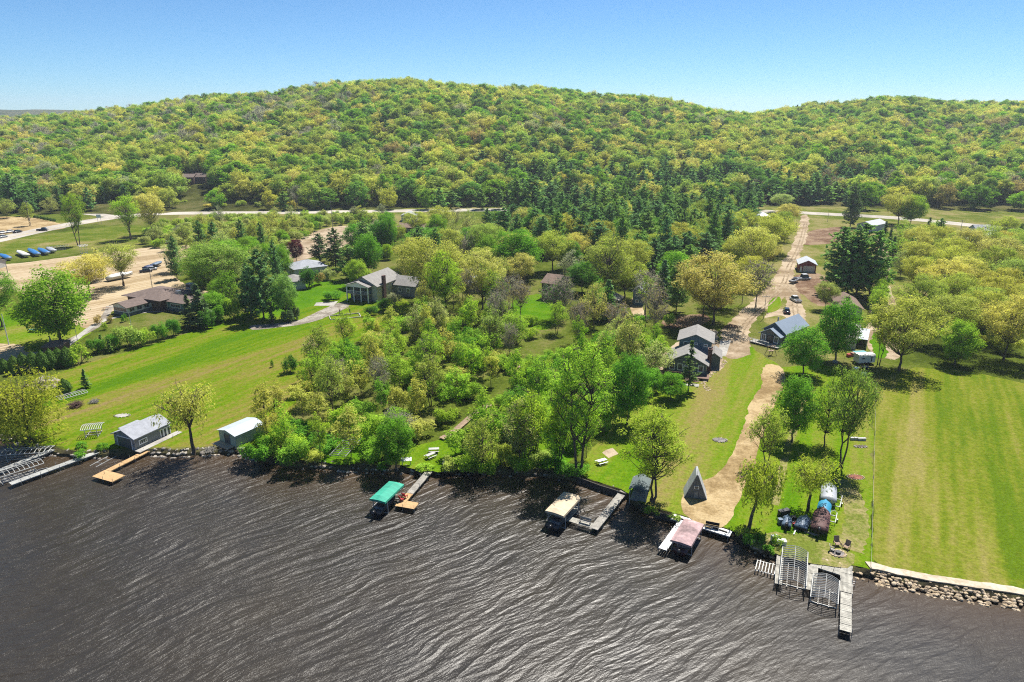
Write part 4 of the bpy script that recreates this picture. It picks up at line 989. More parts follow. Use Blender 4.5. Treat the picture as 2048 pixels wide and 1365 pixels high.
M_black = mat('black_plastic', (.015,.015,.018), .35, .2, 2)
M_teal = mat('teal_panel', (.12,.26,.25), .8, .12, 2, lines=(0,.6))
M_alu = mat('bare_aluminium', (.50,.51,.52), .38, .12, 3, metal=.35)
M_aluw = mat('weathered_aluminium', (.50,.50,.47), .5, .25, 3, metal=.1)
M_steel = mat('galvanised_steel', (.34,.35,.36), .45, .15, 3, metal=.3)
M_wood_new = mat('new_pine_wood', (.62,.40,.19), .8, .15, 4, lines=(0,.14))
M_wood_grey = mat('weathered_grey_wood', (.40,.375,.33), .9, .3, 4)
M_wood_pale = mat('pale_dock_wood', (.45,.43,.37), .85, .35, 5)
M_red = mat('red_plastic', (.50,.05,.05), .4, .1, 2)

def roof_block(parent, x0, y0, w_, d_, z, rise, ridge, m, over=.45, th=.16, name='roof'):
    b = MB(); o_ = over
    if rise < .05:
        b.box(x0-o_, y0-o_, z, x0+w_+o_, y0+d_+o_, z+.25); return b.build(name, m, parent)
    if ridge == 'y':
        k = rise/(w_/2); e = z - k*o_; mid_ = x0+w_/2
        b.yprism([(x0-o_, e), (mid_, z+rise), (x0+w_+o_, e), (x0+w_+o_, e+th), (mid_, z+rise+th), (x0-o_, e+th)][::-1], y0-o_, y0+d_+o_)
    elif ridge == 'x':
        k = rise/(d_/2); e = z - k*o_; mid_ = y0+d_/2
        b.xprism([(y0-o_, e), (mid_, z+rise), (y0+d_+o_, e), (y0+d_+o_, e+th), (mid_, z+rise+th), (y0-o_, e+th)], x0-o_, x0+w_+o_)
    elif ridge == 'hip':
        x1, y1, x2, y2 = x0-o_, y0-o_, x0+w_+o_, y0+d_+o_; q = min(x2-x1, y2-y1)/2
        if w_ >= d_: r0, r1 = (x1+q, (y1+y2)/2), (x2-q, (y1+y2)/2)
        else: r0, r1 = ((x1+x2)/2, y1+q), ((x1+x2)/2, y2-q)
        vs = [(x1,y1,z),(x2,y1,z),(x2,y2,z),(x1,y2,z),(x1,y1,z+th),(x2,y1,z+th),(x2,y2,z+th),(x1,y2,z+th),(*r0,z+rise+th),(*r1,z+rise+th)]
        fs = [(3,2,1,0),(0,1,5,4),(1,2,6,5),(2,3,7,6),(3,0,4,7)]
        fs += [(4,5,9,8),(5,6,9),(6,7,8,9),(7,4,8)] if w_ >= d_ else [(4,5,8),(5,6,9,8),(6,7,9),(7,4,8,9)]
        b.add(vs, fs)
    elif ridge == 'shed':
        b.xprism([(y0-o_, z), (y0+d_+o_, z+rise), (y0+d_+o_, z+rise+th), (y0-o_, z+th)], x0-o_, x0+w_+o_)
    return b.build(name, m, parent)
def wall_block(parent, x0, y0, w_, d_, z0, z, rise, ridge, m, name='wall'):
    b = MB()
    if ridge == 'y' and rise > .05: b.yprism([(x0,z0),(x0,z),(x0+w_/2,z+rise-.02),(x0+w_,z),(x0+w_,z0)][::-1], y0, y0+d_)
    elif ridge == 'x' and rise > .05: b.xprism([(y0,z0),(y0,z),(y0+d_/2,z+rise-.02),(y0+d_,z),(y0+d_,z0)][::-1], x0, x0+w_)
    else: b.box(x0, y0, z0, x0+w_, y0+d_, z)
    return b.build(name, m, parent)
def opening(parent, face, blk, s, z, w_, h, panes=(1,1), fm=None, gm=None, name='window', ft=.17):
    """window or door on face F (front), R, L or B of the block (x0, y0, w, d); s = distance along the face"""
    x0, y0, bw, bd = blk; fm = fm or M_trim; gm = gm or M_glass
    def put(b, a0, z0_, a1, z1_, out, thick=.05):
        if face == 'F': b.box(x0+a0, y0-out-thick, z0_, x0+a1, y0-out, z1_)
        elif face == 'B': b.box(x0+a0, y0+bd+out, z0_, x0+a1, y0+bd+out+thick, z1_)
        elif face == 'R': b.box(x0+bw+out, y0+a0, z0_, x0+bw+out+thick, y0+a1, z1_)
        else: b.box(x0-out-thick, y0+a0, z0_, x0-out, y0+a1, z1_)
    f = MB()
    put(f, s, z, s+w_, z+ft, .004, .07); put(f, s, z+h-ft, s+w_, z+h, .004, .07)
    put(f, s, z+ft, s+ft, z+h-ft, .004, .07); put(f, s+w_-ft, z+ft, s+w_, z+h-ft, .004, .07)
    for i in range(1, panes[0]):
        c = s + w_*i/panes[0]; put(f, c-.04, z+ft, c+.04, z+h-ft, .004, .065)
    wn = f.build(name, fm, parent)
    pw = (w_-2*ft)/panes[0]; ph = (h-2*ft)/panes[1]
    for i in range(panes[0]):
        for j in range(panes[1]):
            g = MB(); a = s+ft+i*pw; zz = z+ft+j*ph
            put(g, a+.04*(i>0), zz+.03*(j>0), a+pw-.04*(i<panes[0]-1), zz+ph, .002, .03); g.build('pane', gm, wn)
    return wn
def building(name, label, cat, FL, FR, Bk=None, d_=None, group=None, z=LAND, w_=None):
    a = G(*FL, z); b_ = G(*FR, z); v = b_-a
    if w_ is None: w_ = v.length
    rz = math.atan2(v.y, v.x); n = Vector((-math.sin(rz), math.cos(rz), 0))
    if Bk is not None: d_ = max(2.0, (G(*Bk, z)-b_).dot(n))
    return thing(name, label, cat, a, rz, group), w_, d_

# two-storey lake cottage
h1, W1, D1 = building('lake_cottage', 'dark two-storey cottage with grey shingle roofs and tall brick chimney above the lawn', 'house', (1333,746), (1411,754), (1447,712))
D1 = 15.0
wall_block(h1, 0, 0, W1, 8.5, 0, 3.0, 2.4, 'y', M_side_dk); roof_block(h1, 0, 0, W1, 8.5, 3.0, 2.4, 'y', M_shingle, .6)
B0 = (0,0,W1,8.5)
opening(h1,'F',B0,.5,1.0,1.3,1.7,(1,2)); opening(h1,'F',B0,2.4,1.0,1.3,1.7,(1,2)); opening(h1,'F',B0,W1-5.2,.1,2.4,2.2,(2,1),name='door'); opening(h1,'F',B0,W1-1.9,1.0,1.3,1.7,(1,2))
opening(h1,'R',B0,1.0,1.1,1.2,1.4); opening(h1,'R',B0,6.0,1.1,1.2,1.4)
ux = 2.0; UW = W1-2.2+.9
wall_block(h1, ux, 8.5, UW, 8.0, 0, 5.9, 1.7, 'y', M_side_bl); roof_block(h1, ux, 8.5, UW, 8.0, 5.9, 1.7, 'y', M_shingle, .6)
B1 = (ux,8.5,UW,8.0)
opening(h1,'F',B1,1.0,4.4,1.7,1.2,(2,1)); opening(h1,'F',B1,3.6,4.9,.9,.6); opening(h1,'F',B1,UW-1.9,4.6,1.0,.7); opening(h1,'R',B1,3.0,4.4,1.4,1.2,(2,1))
wall_block(h1, W1+.02, 6.5, 3.0, 5.5, 0, 2.9, 1.0, 'y', M_side_dk); roof_block(h1, W1+.1, 6.5, 2.9, 5.5, 2.9, 1.0, 'y', M_shingle, .4)
ch = MB().box(W1+.02, 3.2, 0, W1+1.0, 4.4, 5.6).box(W1-.06, 3.1, 5.6, W1+1.1, 4.5, 5.85).build('chimney', M_brick, h1)
MB().box(W1+.2, 3.5, 5.85, W1+.8, 4.1, 6.15).build('chimney_cap', M_dark, ch)
dk = MB().box(-1.6, -3.0, .45, W1+.8, -.02, .62)
for x in np.arange(-1.4, W1+.9, 2.0): dk.box(x, -2.95, 0, x+.12, -2.83, .45)
dk = dk.build('deck', M_wdeck, h1)
b = MB()
for x in np.arange(-1.6, W1*.45, 1.5): b.box(x, -3.0, .62, x+.09, -2.91, 1.6)
b.box(-1.6, -3.0, 1.55, W1*.45, -2.92, 1.63).box(-1.6, -3.0, 1.1, W1*.45, -2.94, 1.15).build('railing', M_wdeck, h1)
b = MB()
for i in range(3): b.box(W1*.5, -3.0-.4*(i+1), 0, W1*.5+3.2, -3.0-.4*i, .42-.13*i)
b.build('steps', M_wdeck, h1)
tag(MB().box(-.1,-4.9,0,3.4,-.2,.06).build('door_slab', M_conc), 'pale concrete slab at the foot of the cottage deck steps', 'slab'); bpy.data.objects['door_slab'].location = h1.matrix_basis @ Vector((W1*.5,-.2,0)) if False else G(1368,766,LAND)+Vector((0,0,.0)); bpy.data.objects['door_slab'].rotation_euler = (0,0,h1.rotation_euler.z)
bpy.data.objects['door_slab'].scale = (1,.35,1)

# blue metal roofed cottage
h2, W2_, D2 = building('blue_cottage', 'slate blue cottage with blue metal roof, gabled porch and white-trimmed windows', 'house', (1517,684), (1560,695), (1588,660))
D2 = 12
wall_block(h2, 0, 2.2, W2_, D2, 0, 3.4, 2.3, 'y', M_side_bl); roof_block(h2, 0, 2.2, W2_, D2, 3.4, 2.3, 'y', M_metal_b, .5)
wall_block(h2, .35, 0, W2_-.7, 2.2, 0, 2.8, 1.6, 'y', M_side_dk); roof_block(h2, .35, 0, W2_-.7, 2.15, 2.8, 1.6, 'y', M_metal_b, .5)
BB = (.35,0,W2_-.7,2.2); fw = W2_-.7
opening(h2,'F',BB,.3,.8,fw*.24,1.8,(2,1)); opening(h2,'F',BB,fw*.74-.2,.8,fw*.24,1.8,(2,1)); opening(h2,'F',BB,fw*.34,.1,fw*.34,2.5,(3,1),M_dark,name='door'); opening(h2,'F',BB,fw*.3,3.0,fw*.4,.75,(2,1),M_side_gr)
opening(h2,'R',(0,2.2,W2_,D2),2,1,1.2,1.3); opening(h2,'R',(0,2.2,W2_,D2),6,1,1.2,1.3)
dk = MB().box(-1.3,-2.6,.35,W2_+.6,-.02,.5)
for x in np.arange(-1.2, W2_+.5, 1.6): dk.box(x,-2.5,0,x+.12,-2.38,.35)
dk.build('deck', M_gdeck, h2)
b = MB()
for x in np.arange(-1.3, W2_*.7, .9): b.box(x,-2.6,.5,x+.08,-2.52,1.4)
b.box(-1.3,-2.6,1.36,W2_*.7,-2.5,1.44).build('railing', M_white, h2)
MB().box(W2_*.25,6,5.0,W2_*.25+.3,6.3,6.2).build('flue', M_steel, h2)

# boathouse on the water's edge
h3, W3, D3 = building('boathouse', 'stone and grey boathouse with grey roof and wide dark door facing the lake', 'boathouse', (233,893), (273,904), (349,874), z=.6)
h3.location.z = .35
wall_block(h3, 0, 0, W3, D3, -.6, 3.0, 1.1, 'y', M_side_gr); roof_block(h3, 0, 0, W3, D3, 3.0, 1.1, 'y', M_shingle_l, .45)
MB().box(-.06,-.06,-.6,W3+.06,D3+.06,.95).build('stone_base', M_stone, h3)
for x0 in (-.06, W3-.62): MB().box(x0,-.08,.95,x0+.68,.02,2.95).build('stone_pier', M_stone, h3)
dr = MB().box(.9,-.14,-.2,W3-.9,-.07,2.6).build('boat_door', M_door, h3)
MB().box(.75,-.12,-.3,.88,.0,2.75).box(W3-.88,-.12,-.3,W3-.75,.0,2.75).box(.75,-.12,2.62,W3-.75,.0,2.78).build('door_frame', M_trim, h3)
BB = (-.03,0,W3+.06,D3)
wn = opening(h3,'R',BB,D3*.10,1.25,D3*.24,1.0,(4,1)); opening(h3,'R',BB,D3*.80,.2,1.1,2.2,(1,2),name='door'); opening(h3,'R',BB,D3*.90,.2,1.0,2.2,(1,2),name='door'); opening(h3,'R',BB,D3*.72,.2,.9,2.2,(1,2),name='door')
wall_block(h3, -1.9, D3*.35, 1.9, D3*.5, -.4, 2.3, 0, 'y', M_side_gr); roof_block(h3, -1.9, D3*.35, 1.85, D3*.5, 2.3, 0, 'x', M_shingle_l, .25, name='side_roof')
tag(MB().box(W3+.3,-.5,0,W3+1.7,D3+1.5,.12).build('boathouse_walk', M_conc), 'pale concrete walk along the boathouse window wall', 'walk'); q = bpy.data.objects['boathouse_walk']; q.location = (h3.location.x, h3.location.y, LAND-.05); q.rotation_euler = h3.rotation_euler

# pale metal shed
h4, W4, D4 = building('metal_shed', 'small mint green metal shed with pale ribbed roof at the thicket edge', 'shed', (440,882), (473,895), (524,868))
wall_block(h4, 0, 0, W4, D4, 0, 2.3, .55, 'y', mat('mint_metal', (.42,.52,.42), .6, .1, 2, lines=(1,.3))); roof_block(h4, 0, 0, W4, D4, 2.3, .55, 'y', M_metal_l, .25, .08)
opening(h4,'F',(0,0,W4,D4),W4*.33,.1,W4*.34,1.95,(1,1),M_side_gr,M_door,'door',.06)
tag(MB().box(0,-1.6,0,W4*.9,-.1,.1).build('shed_pallet', M_wood_grey), 'grey wooden platform before the mint shed door', 'platform'); q = bpy.data.objects['shed_pallet']; q.location = h4.location; q.rotation_euler = h4.rotation_euler

# columned house above the field
h5, W5, D5 = building('columned_house', 'large grey house with two-level white columned porch facing the mown field', 'house', (694,602), (738,607), (800,583))
M5 = M_side_gr
wall_block(h5, 0, 2.4, W5+1.8, 15, 0, 5.4, 2.6, 'y', M_side_lt); roof_block(h5, 0, 2.4, W5+1.8, 15, 5.4, 2.6, 'y', M_shingle, .6)
wall_block(h5, .2, 2.0, W5-.4, .38, 0, 5.3, 0, 'y', M_side_dk, 'porch_back')
BB = (.2,2.0,W5-.4,.38)
for i in range(3):
    for zz in (.2, 3.0): opening(h5,'F',BB,.4+i*(W5-.8)/3,zz,(W5-.8)/3-.6,2.1,(2,1),M_side_gr)
roof_block(h5, -.1, -.2, W5+.2, 2.2, 5.35, 1.4, 'y', M_shingle, .35, name='porch_roof')
wall_block(h5, .1, .05, W5-.2, .2, 4.95, 5.34, 1.3, 'y', M_trim, 'porch_gable')
for i in range(4):
    x = .05 + i*(W5-.4)/3; MB().box(x,-.1,0,x+.3,.2,4.95).build('column', M_trim, h5)
MB().box(0,-.1,2.6,W5,1.98,2.85).build('balcony', M_gdeck, h5)
b = MB().box(0,-.08,3.65,W5,0,3.73)
for x in np.arange(.1,W5,.4): b.box(x,-.06,2.85,x+.05,-.02,3.65)
b.build('balcony_rail', M_trim, h5)
MB().box(W5+1.82,5.4,0,W5+2.6,6.8,8.2).build('chimney', M_brick, h5)
opening(h5,'R',(0,2.4,W5+1.8,15),1.2,3.2,1.1,1.2); opening(h5,'R',(0,2.4,W5+1.8,15),9,3.2,2.0,1.3,(2,1)); opening(h5,'R',(0,2.4,W5+1.8,15),9.5,.8,1.2,1.0)
wall_block(h5, W5+1.9, 12, 8.5, 7.5, 0, 4.0, 2.2, 'x', M_side_gr); roof_block(h5, W5+2.0, 12, 8.5, 7.5, 4.0, 2.2, 'x', M_shingle, .5)
for s in (2,5.2): opening(h5,'F',(W5+1.9,12,8.5,7.5),s,1.6,1.4,1.4,(2,1))

# restaurant
h6, W6, D6 = building('restaurant', 'low brown-roofed lakeside restaurant with pale window band and glazed porch', 'restaurant', (229,628), (257,633), (298,612))
wall_block(h6, 0, 0, W6, D6, 0, 2.9, 1.1, 'y', M_white); roof_block(h6, 0, 0, W6, D6, 2.9, 1.1, 'y', M_shingle_d, .8)
BB = (0,0,W6,D6)
opening(h6,'F',BB,.2,1.1,W6-.4,1.4,(4,1),M_white); MB().box(.05,-.1,0,W6-.05,-.01,1.0).build('skirt', M_side_dk, h6); MB().box(W6+.01,0,0,W6+.1,D6,.9).build('skirt', M_side_dk, h6)
nw = max(3, int(D6/2.4))
for i in range(nw): opening(h6,'R',BB,.5+i*(D6-.8)/nw,1.1,(D6-.8)/nw-.6,1.4,(2,1),M_white)
wall_block(h6, W6+.02, D6-1.0, 13, 7, 0, 3.0, 0, 'x', M_teal); roof_block(h6, W6+.02, D6-1.0, 13, 7, 3.0, 1.2, 'hip', M_shingle_d, .8)
for s in (.5,6.5): opening(h6,'F',(W6+.02,D6-1.0,13,7),s,1.2,4.6,1.3,(4,1),M_white)
MB().box(W6+.1,D6-1.12,0,W6+12.9,D6-1.02,1.1).build('skirt', M_side_dk, h6)
wall_block(h6, -4.5, D6*.75, W6+9, 12, 0, 3.5, 0, 'x', M_side_br); roof_block(h6, -4.5, D6*.75, W6+9, 12, 3.5, 1.7, 'hip', M_shingle_d, 1.2)
ac = MB().box(W6+3.5,D6+8,4.6,W6+5.6,D6+9.6,6.6).build('roof_unit', M_steel, h6); MB().box(W6+3.6,D6+7.98,5.4,W6+5.5,D6+7.99,6.2).build('vent_grille', M_dark, ac)
MB().box(W6+4.2,D6+3.2,3.9,W6+5.4,D6+4.4,5.2).build('roof_unit', M_alu, h6)

# red garage
h7, W7, D7 = building('red_garage', 'dark red garage with pale metal roof and white double door beside the driveway', 'garage', (1597,544), (1631,546), d_=9)
wall_block(h7, 0, 0, W7, D7, 0, 3.1, 1.5, 'y', M_side_red); roof_block(h7, 0, 0, W7, D7, 3.1, 1.5, 'y', M_metal_w, .5)
gd = MB().box(W7*.24,-.1,0,W7*.92,-.01,2.5).build('garage_door', mat('white_ribbed_door', (.62,.60,.57), .6, .06, 2, lines=(2,.6)), h7)
MB().box(W7*.06,-.08,0,W7*.17,-.01,2.1).build('door', M_trim, h7)

# brown bungalow and mobile home
h8, W8, D8 = building('brown_bungalow', 'brown-roofed bungalow half hidden between bright green maple and pine clump', 'house', (1678,634), (1722,637), d_=14)
wall_block(h8, 0, 0, W8, D8, 0, 2.9, 1.5, 'y', M_side_cream); roof_block(h8, 0, 0, W8, D8, 2.9, 1.5, 'y', M_shingle_b, .7)
opening(h8,'F',(0,0,W8,D8),1,1,1.4,1.2,(2,1)); opening(h8,'F',(0,0,W8,D8),W8-2.4,.1,1.0,2.1,name='door')
MB().box(W8*.35,4,4.4,W8*.35+.9,5,5.4).build('chimney', M_brick, h8)
h9, W9, D9 = building('mobile_home', 'long narrow pale mobile home with porch roof beside the maple trunk', 'mobile home', (1689,697), (1710,700), d_=15)
wall_block(h9, 0, 0, W9, D9, 0, 2.9, .35, 'y', M_side_cream); roof_block(h9, 0, 0, W9, D9, 2.9, .35, 'y', mat('patched_pale_roof', (.40,.36,.32), .8, .3, 1), .2, .1)
opening(h9,'F',(0,0,W9,D9),.8,1.2,1.6,1.0,(2,1))
for s in (2,6,10): opening(h9,'R',(0,0,W9,D9),s,1.2,1.2,.9)
pr = MB().box(W9+.02,2,2.45,W9+2.6,D9-2,2.55).build('porch_roof', M_metal_w, h9)
for y in (2.2,6,D9-2.4): MB().box(W9+2.4,y,0,W9+2.5,y+.1,2.45).build('post', M_white, h9)

# barn and houses by the road on the right
def simple(name, label, cat, FL, FR, d_, hgt, rise, ridge, wm, rm, wins, z=LAND, over=.4, w_=None, panes=(2,1)):
    if z is None:
        q_ = GH(*FL); z = q_.z; w_ = (FR[0]-FL[0])*mpp(q_)
    h, w_, d_ = building(name, label, cat, FL, FR, d_=d_, z=z, w_=w_)
    if abs(z-LAND) > .1: h.rotation_euler = (0,0,0)
    wall_block(h, 0, 0, w_, d_, -1 if z != LAND else 0, hgt, rise, ridge, wm); roof_block(h, 0, 0, w_, d_, hgt, rise, ridge, rm, over)
    for face, s, zz, ww, hh in wins: opening(h, face, (0,0,w_,d_), s, zz, ww, hh, panes)
    return h, w_, d_
simple('metal_barn','pale blue metal barn with white roof near the right road','barn',(1712,462),(1744,466),16,3.6,1.6,'y',mat('pale_blue_siding',(.48,.56,.62),.7,.08,2,lines=(0,.4)),M_metal_w,[('F',1.0,.2,2.6,2.6)])
hw, a_, b_ = simple('white_house','white gabled house beside the right road with small windows','house',(1933,477),(1950,482),11,5.0,2.2,'y',M_side_wh,M_shingle_l,[('F',1.2,3.2,1.2,1.3),('F',1.6,.8,1.2,1.2)])
wall_block(hw, a_+.02, 2, 4.5, 8, 0, 3.2, 1.0, 'x', M_side_wh); roof_block(hw, a_+.02, 2, 4.5, 8, 3.2, 1.0, 'x', M_shingle_l, .3); MB().box(a_*.5,8,6.5,a_*.5+.7,8.7,8.1).build('chimney', M_brick, hw)
simple('low_house','low pale-roofed house in front of the white house','house',(1893,492),(1932,498),9,2.8,1.5,'x',M_side_wh,M_shingle_l,[('F',1.5,1,1.4,1.2)])
simple('roadside_shed','long low grey shed roof among oaks on the far right','shed',(1945,502),(1985,506),6,2.3,.6,'x',M_side_lt,M_metal_w,[])
hs, a_, b_ = simple('roadside_cabin','small pale cabin with hipped roof and dark porch by the driveway entrance','house',(1517,444),(1540,444),8,3.0,1.8,'hip',M_side_gr,M_metal_w,[('F',.8,.9,1.4,1.4)])
simple('hillside_cabin','dark brown cabin alone among trees on the lower hillside','house',(364,368),(388,370),9,4.6,2.0,'x',M_side_br,M_shingle_d,[('F',1,1.2,1.4,1.3),('F',5,1.2,1.4,1.3)],z=None)
hc = bpy.data.objects['hillside_cabin']; wall_block(hc, 8.2, 3, 8, 8, -1, 4.6, 2.4, 'x', M_side_br); roof_block(hc, 8.2, 3, 8, 8, 4.6, 2.4, 'x', M_shingle_d)
simple('hilltop_house','small grey roofed house high on the central hillside','house',(1267,250),(1281,250),8,4.5,2,'x',M_side_lt,M_shingle_l,[],z=None)
simple('far_white_shed','white roofed shed peeping out of trees on the right hillside','shed',(1880,366),(1896,366),9,6,3,'y',M_side_wh,M_metal_w,[],z=None)
hb, a_, b_ = simple('long_brown_building','long brown-roofed single-storey building near the centre of the road','house',(793,466),(868,470),10,3.0,1.4,'x',M_side_br,M_shingle_b,[('F',2,1,2,1.3),('F',6,1,2,1.3),('F',10,1,2,1.3),('F',14,1,2,1.3)])
simple('pale_barn','pale roofed outbuilding beside the central road','shed',(803,444),(832,444),8,3.5,1.5,'y',M_side_wh,M_shingle_l,[])
hg, a_, b_ = simple('grey_roof_house','grey hip-roofed house beside the purple tree','house',(590,556),(655,548),11,3.0,2.2,'hip',M_side_wh,M_shingle_l,[('F',1.5,1,1.6,1.3),('F',5,1,1.6,1.3)])
simple('tan_house','tan-roofed small house joined to no other, near the purple tree','house',(575,582),(612,578),8,2.9,1.6,'hip',M_side_lt,M_shingle,[('F',1,1,1.4,1.2)])
hb2, a_, b_ = simple('brown_cabin','dark brown two-storey cabin with balcony behind the bright lawn patch','house',(1083,598),(1112,602),10,5.6,2.0,'x',M_side_br,M_shingle_b,[('F',.8,3.2,1.3,1.5),('F',3.4,3.2,1.3,1.5),('F',.8,.6,1.3,1.6),('F',3.4,.6,1.3,1.6)])
MB().box(-.3,-1.8,2.7,a_+.2,-.02,2.85).build('balcony', M_wdeck, hb2)
b = MB()
for x in np.arange(-.3,a_+.2,.5): b.box(x,-1.8,2.85,x+.06,-1.74,3.75)
b.box(-.3,-1.82,3.75,a_+.2,-1.72,3.83).build('railing', M_wdeck, hb2)
simple('hidden_cottage','small brown-roofed cottage peeping over bright green trees','house',(1029,572),(1050,570),8,4.0,1.6,'x',M_side_br,M_shingle_b,[])
simple('pale_cottage','grey cottage mostly hidden behind the tan flowering oak','house',(932,584),(985,588),8,3.4,1.6,'x',M_side_gr,M_shingle_l,[('F',2,1,1.6,1.2),('F',6,1,1.6,1.2)])
simple('small_grey_cottage','small blue-grey cottage left of the sand path','house',(1265,610),(1287,612),9,4.6,1.6,'y',M_side_bl,M_shingle_l,[('F',.8,3,1.2,1.1),('F',.8,.8,1.2,1.1)])
simple('arched_shed','little grey roofed shed beneath the vase-shaped elm','shed',(1200,612),(1236,616),5,2.4,1.3,'y',M_side_dk,M_shingle,[])
simple('beach_hut','low brown-roofed hut beside the cedar hedge','hut',(88,712),(125,710),5,2.2,.9,'hip',M_side_br,M_shingle_b,[])
simple('beach_shelter','small pale shelter on the left beach lawn edge','hut',(-30,540),(-8,540),6,2.6,1.2,'x',M_side_lt,M_shingle_l,[])

# A-frame playhouse on the straw
pA = G(1369,996); pB = G(1412,998); v = pB-pA; af = thing('a_frame_playhouse','grey A-frame playhouse with small window standing on the straw strip','playhouse',pA,math.atan2(v.y,v.x)-.12); aw = v.length
ah = 4.3
MB().yprism([(0,0),(aw/2,ah),(aw,0)], .15, 2.9).build('wall', mat('charcoal_boards',(.17,.175,.18),.85,.2,3,lines=(0,.2)), af)
r = MB(); 
for k, sgn in ((0,1),(1,-1)):
    x0 = 0 if k == 0 else aw
    for q in range(3):
        a0, a1 = q/3, (q+1)/3-.012
        xa, xb = x0+sgn*aw/2*a0, x0+sgn*aw/2*a1; za, zb = ah*a0, ah*a1
        pr_ = [(xa-sgn*.12, za+.02), (xb-sgn*.12, zb+.02), (xb-sgn*.02, zb+.04), (xa-sgn*.02, za+.04)]
        if sgn < 0: pr_ = pr_[::-1]
        r = MB().yprism(pr_, 0, 3.05); r.build('roof_panel', mat('grey_roof_panel',(.46,.475,.49),.6,.15,2), af)
w0 = MB().box(aw*.40,.08,1.75,aw*.62,.14,2.3).build('window', M_trim, af); MB().box(aw*.43,.05,1.82,aw*.59,.075,2.23).build('pane', M_glass, w0)
MB().box(aw*.42,.08,.1,aw*.6,.14,1.3).build('door', M_side_gr, af)

# boat shelter under the twin tree
sh, sw, sd = building('boat_shelter','small dark open shelter with grey gable tucked under the twin-trunked tree','shelter',(1258,1000),(1292,1006),d_=4)
for x in (0, sw-.14):
    for y in (0, 3.8): MB().box(x,y,-.8,x+.14,y+.14,2.2).build('post', M_wood_grey, sh)
roof_block(sh, 0, 0, sw, 4, 2.0, .8, 'y', M_side_dk, .15, .1)
MB().box(.1,3.6,0,sw-.1,3.75,2.15).build('back_wall', M_side_dk, sh); MB().box(.15,.2,-.1,sw-.15,3.6,.05).build('floor_boards', M_gdeck, sh)

# wooden boardwalk through the thicket
def boardwalk(px, label, width=1.3, zz=.35):
    C = catmull([G(u,v) for u,v in px], .32); root = thing('boardwalk', label, 'boardwalk', C[0])
    o0 = C[0]; me = MB().box(-.14,-width/2,-.03,.14,width/2,.03); base = None; n_ = 0
    for i, p in enumerate(C[:-1]):
        t_ = C[i+1]-p
        if base is None: base = me.build('plank', M_wood_brown, root); q = base
        else: q = link('plank', base.data, root)
        q.location = p-o0+Vector((0,0,zz+rs.uniform(-.01,.01))); q.rotation_euler = (0,0,math.atan2(t_.y,t_.x)+rs.uniform(-.03,.03)); n_ += 1
    r_ = MB().tube([p-o0+Vector((0,0,zz-.1)) for p in C[::4]], .06, 4).build('joist', M_wood_brown, root)
M_wood_brown = mat('warm_brown_planks', (.36,.25,.17), .85, .25, 4)
boardwalk([(884,880),(905,868),(930,847),(952,828),(980,812)], 'warm brown plank boardwalk climbing from the plank dock lawn into the thicket')
boardwalk([(1040,738),(1055,728),(1075,720),(1100,716)], 'upper stretch of brown boardwalk curving behind the tall cottonwoods')

# utility poles, lamp, sign, cars' neighbours
def pole(u, vb, vt, label, arm=True, m=None, r=.14):
    p = G(u, vb); h = height_at(p, vt); o = thing('utility_pole', label, 'utility pole', p); MB().tube([(0,0,-.3),(0,0,h)], r, 7, r*.65).build('pole', m or M_wood_grey, o)
    if arm:
        c = MB().box(-1.1,-.06,h-.7,1.1,.06,h-.55).build('crossarm', M_wood_grey, o)
        for x in (-1,-.4,.4,1): MB().tube([(x,0,h-.55),(x,0,h-.35)], .05, 5).build('insulator', M_white, c)
    return o
pole(62,453,402,'wooden utility pole by the sandy yard on the left'); pole(666,462,402,'tall pale utility pole below the road near the centre',m=M_wood_grey)
pole(1915,492,440,'dark utility pole beside the white house'); pole(1798,446,418,'short utility pole by the road right of the barn'); pole(1486,612,505,'utility pole beside the driveway under the golden oak') if False else pole(1484,608,545,'leaning brown utility pole beside the upper driveway curve')
pole(1527,638,590,'slim brown utility pole on the grass island',r=.1); pole(305,578,545,'short wooden post beside the dark parked cars',False); pole(17,552,520,'short post on the sandy lot near the first blue boat',False)
pole(160,706,655,'thin wooden post on the restaurant path',False,r=.08); pole(265,668,628,'pale flag post on the restaurant lawn',False,M_trim,.08); pole(18,690,628,'white light pole on the beach lawn',False,M_trim,.14); pole(629,488,460,'thin post beside the gravel lot',False,r=.1); pole(1655,444,422,'small dark post beside the right road',False,r=.1)
s_ = thing('road_sign','pale roadside sign board on two posts at the road bend','sign',G(200,448)); 
for x in (-.9,.9): MB().box(x-.06,-.06,0,x+.06,.06,3.6).build('post', M_wood_grey, s_)
MB().box(-1.3,-.16,3.4,1.3,-.07,5.2).build('board', M_trim, s_)
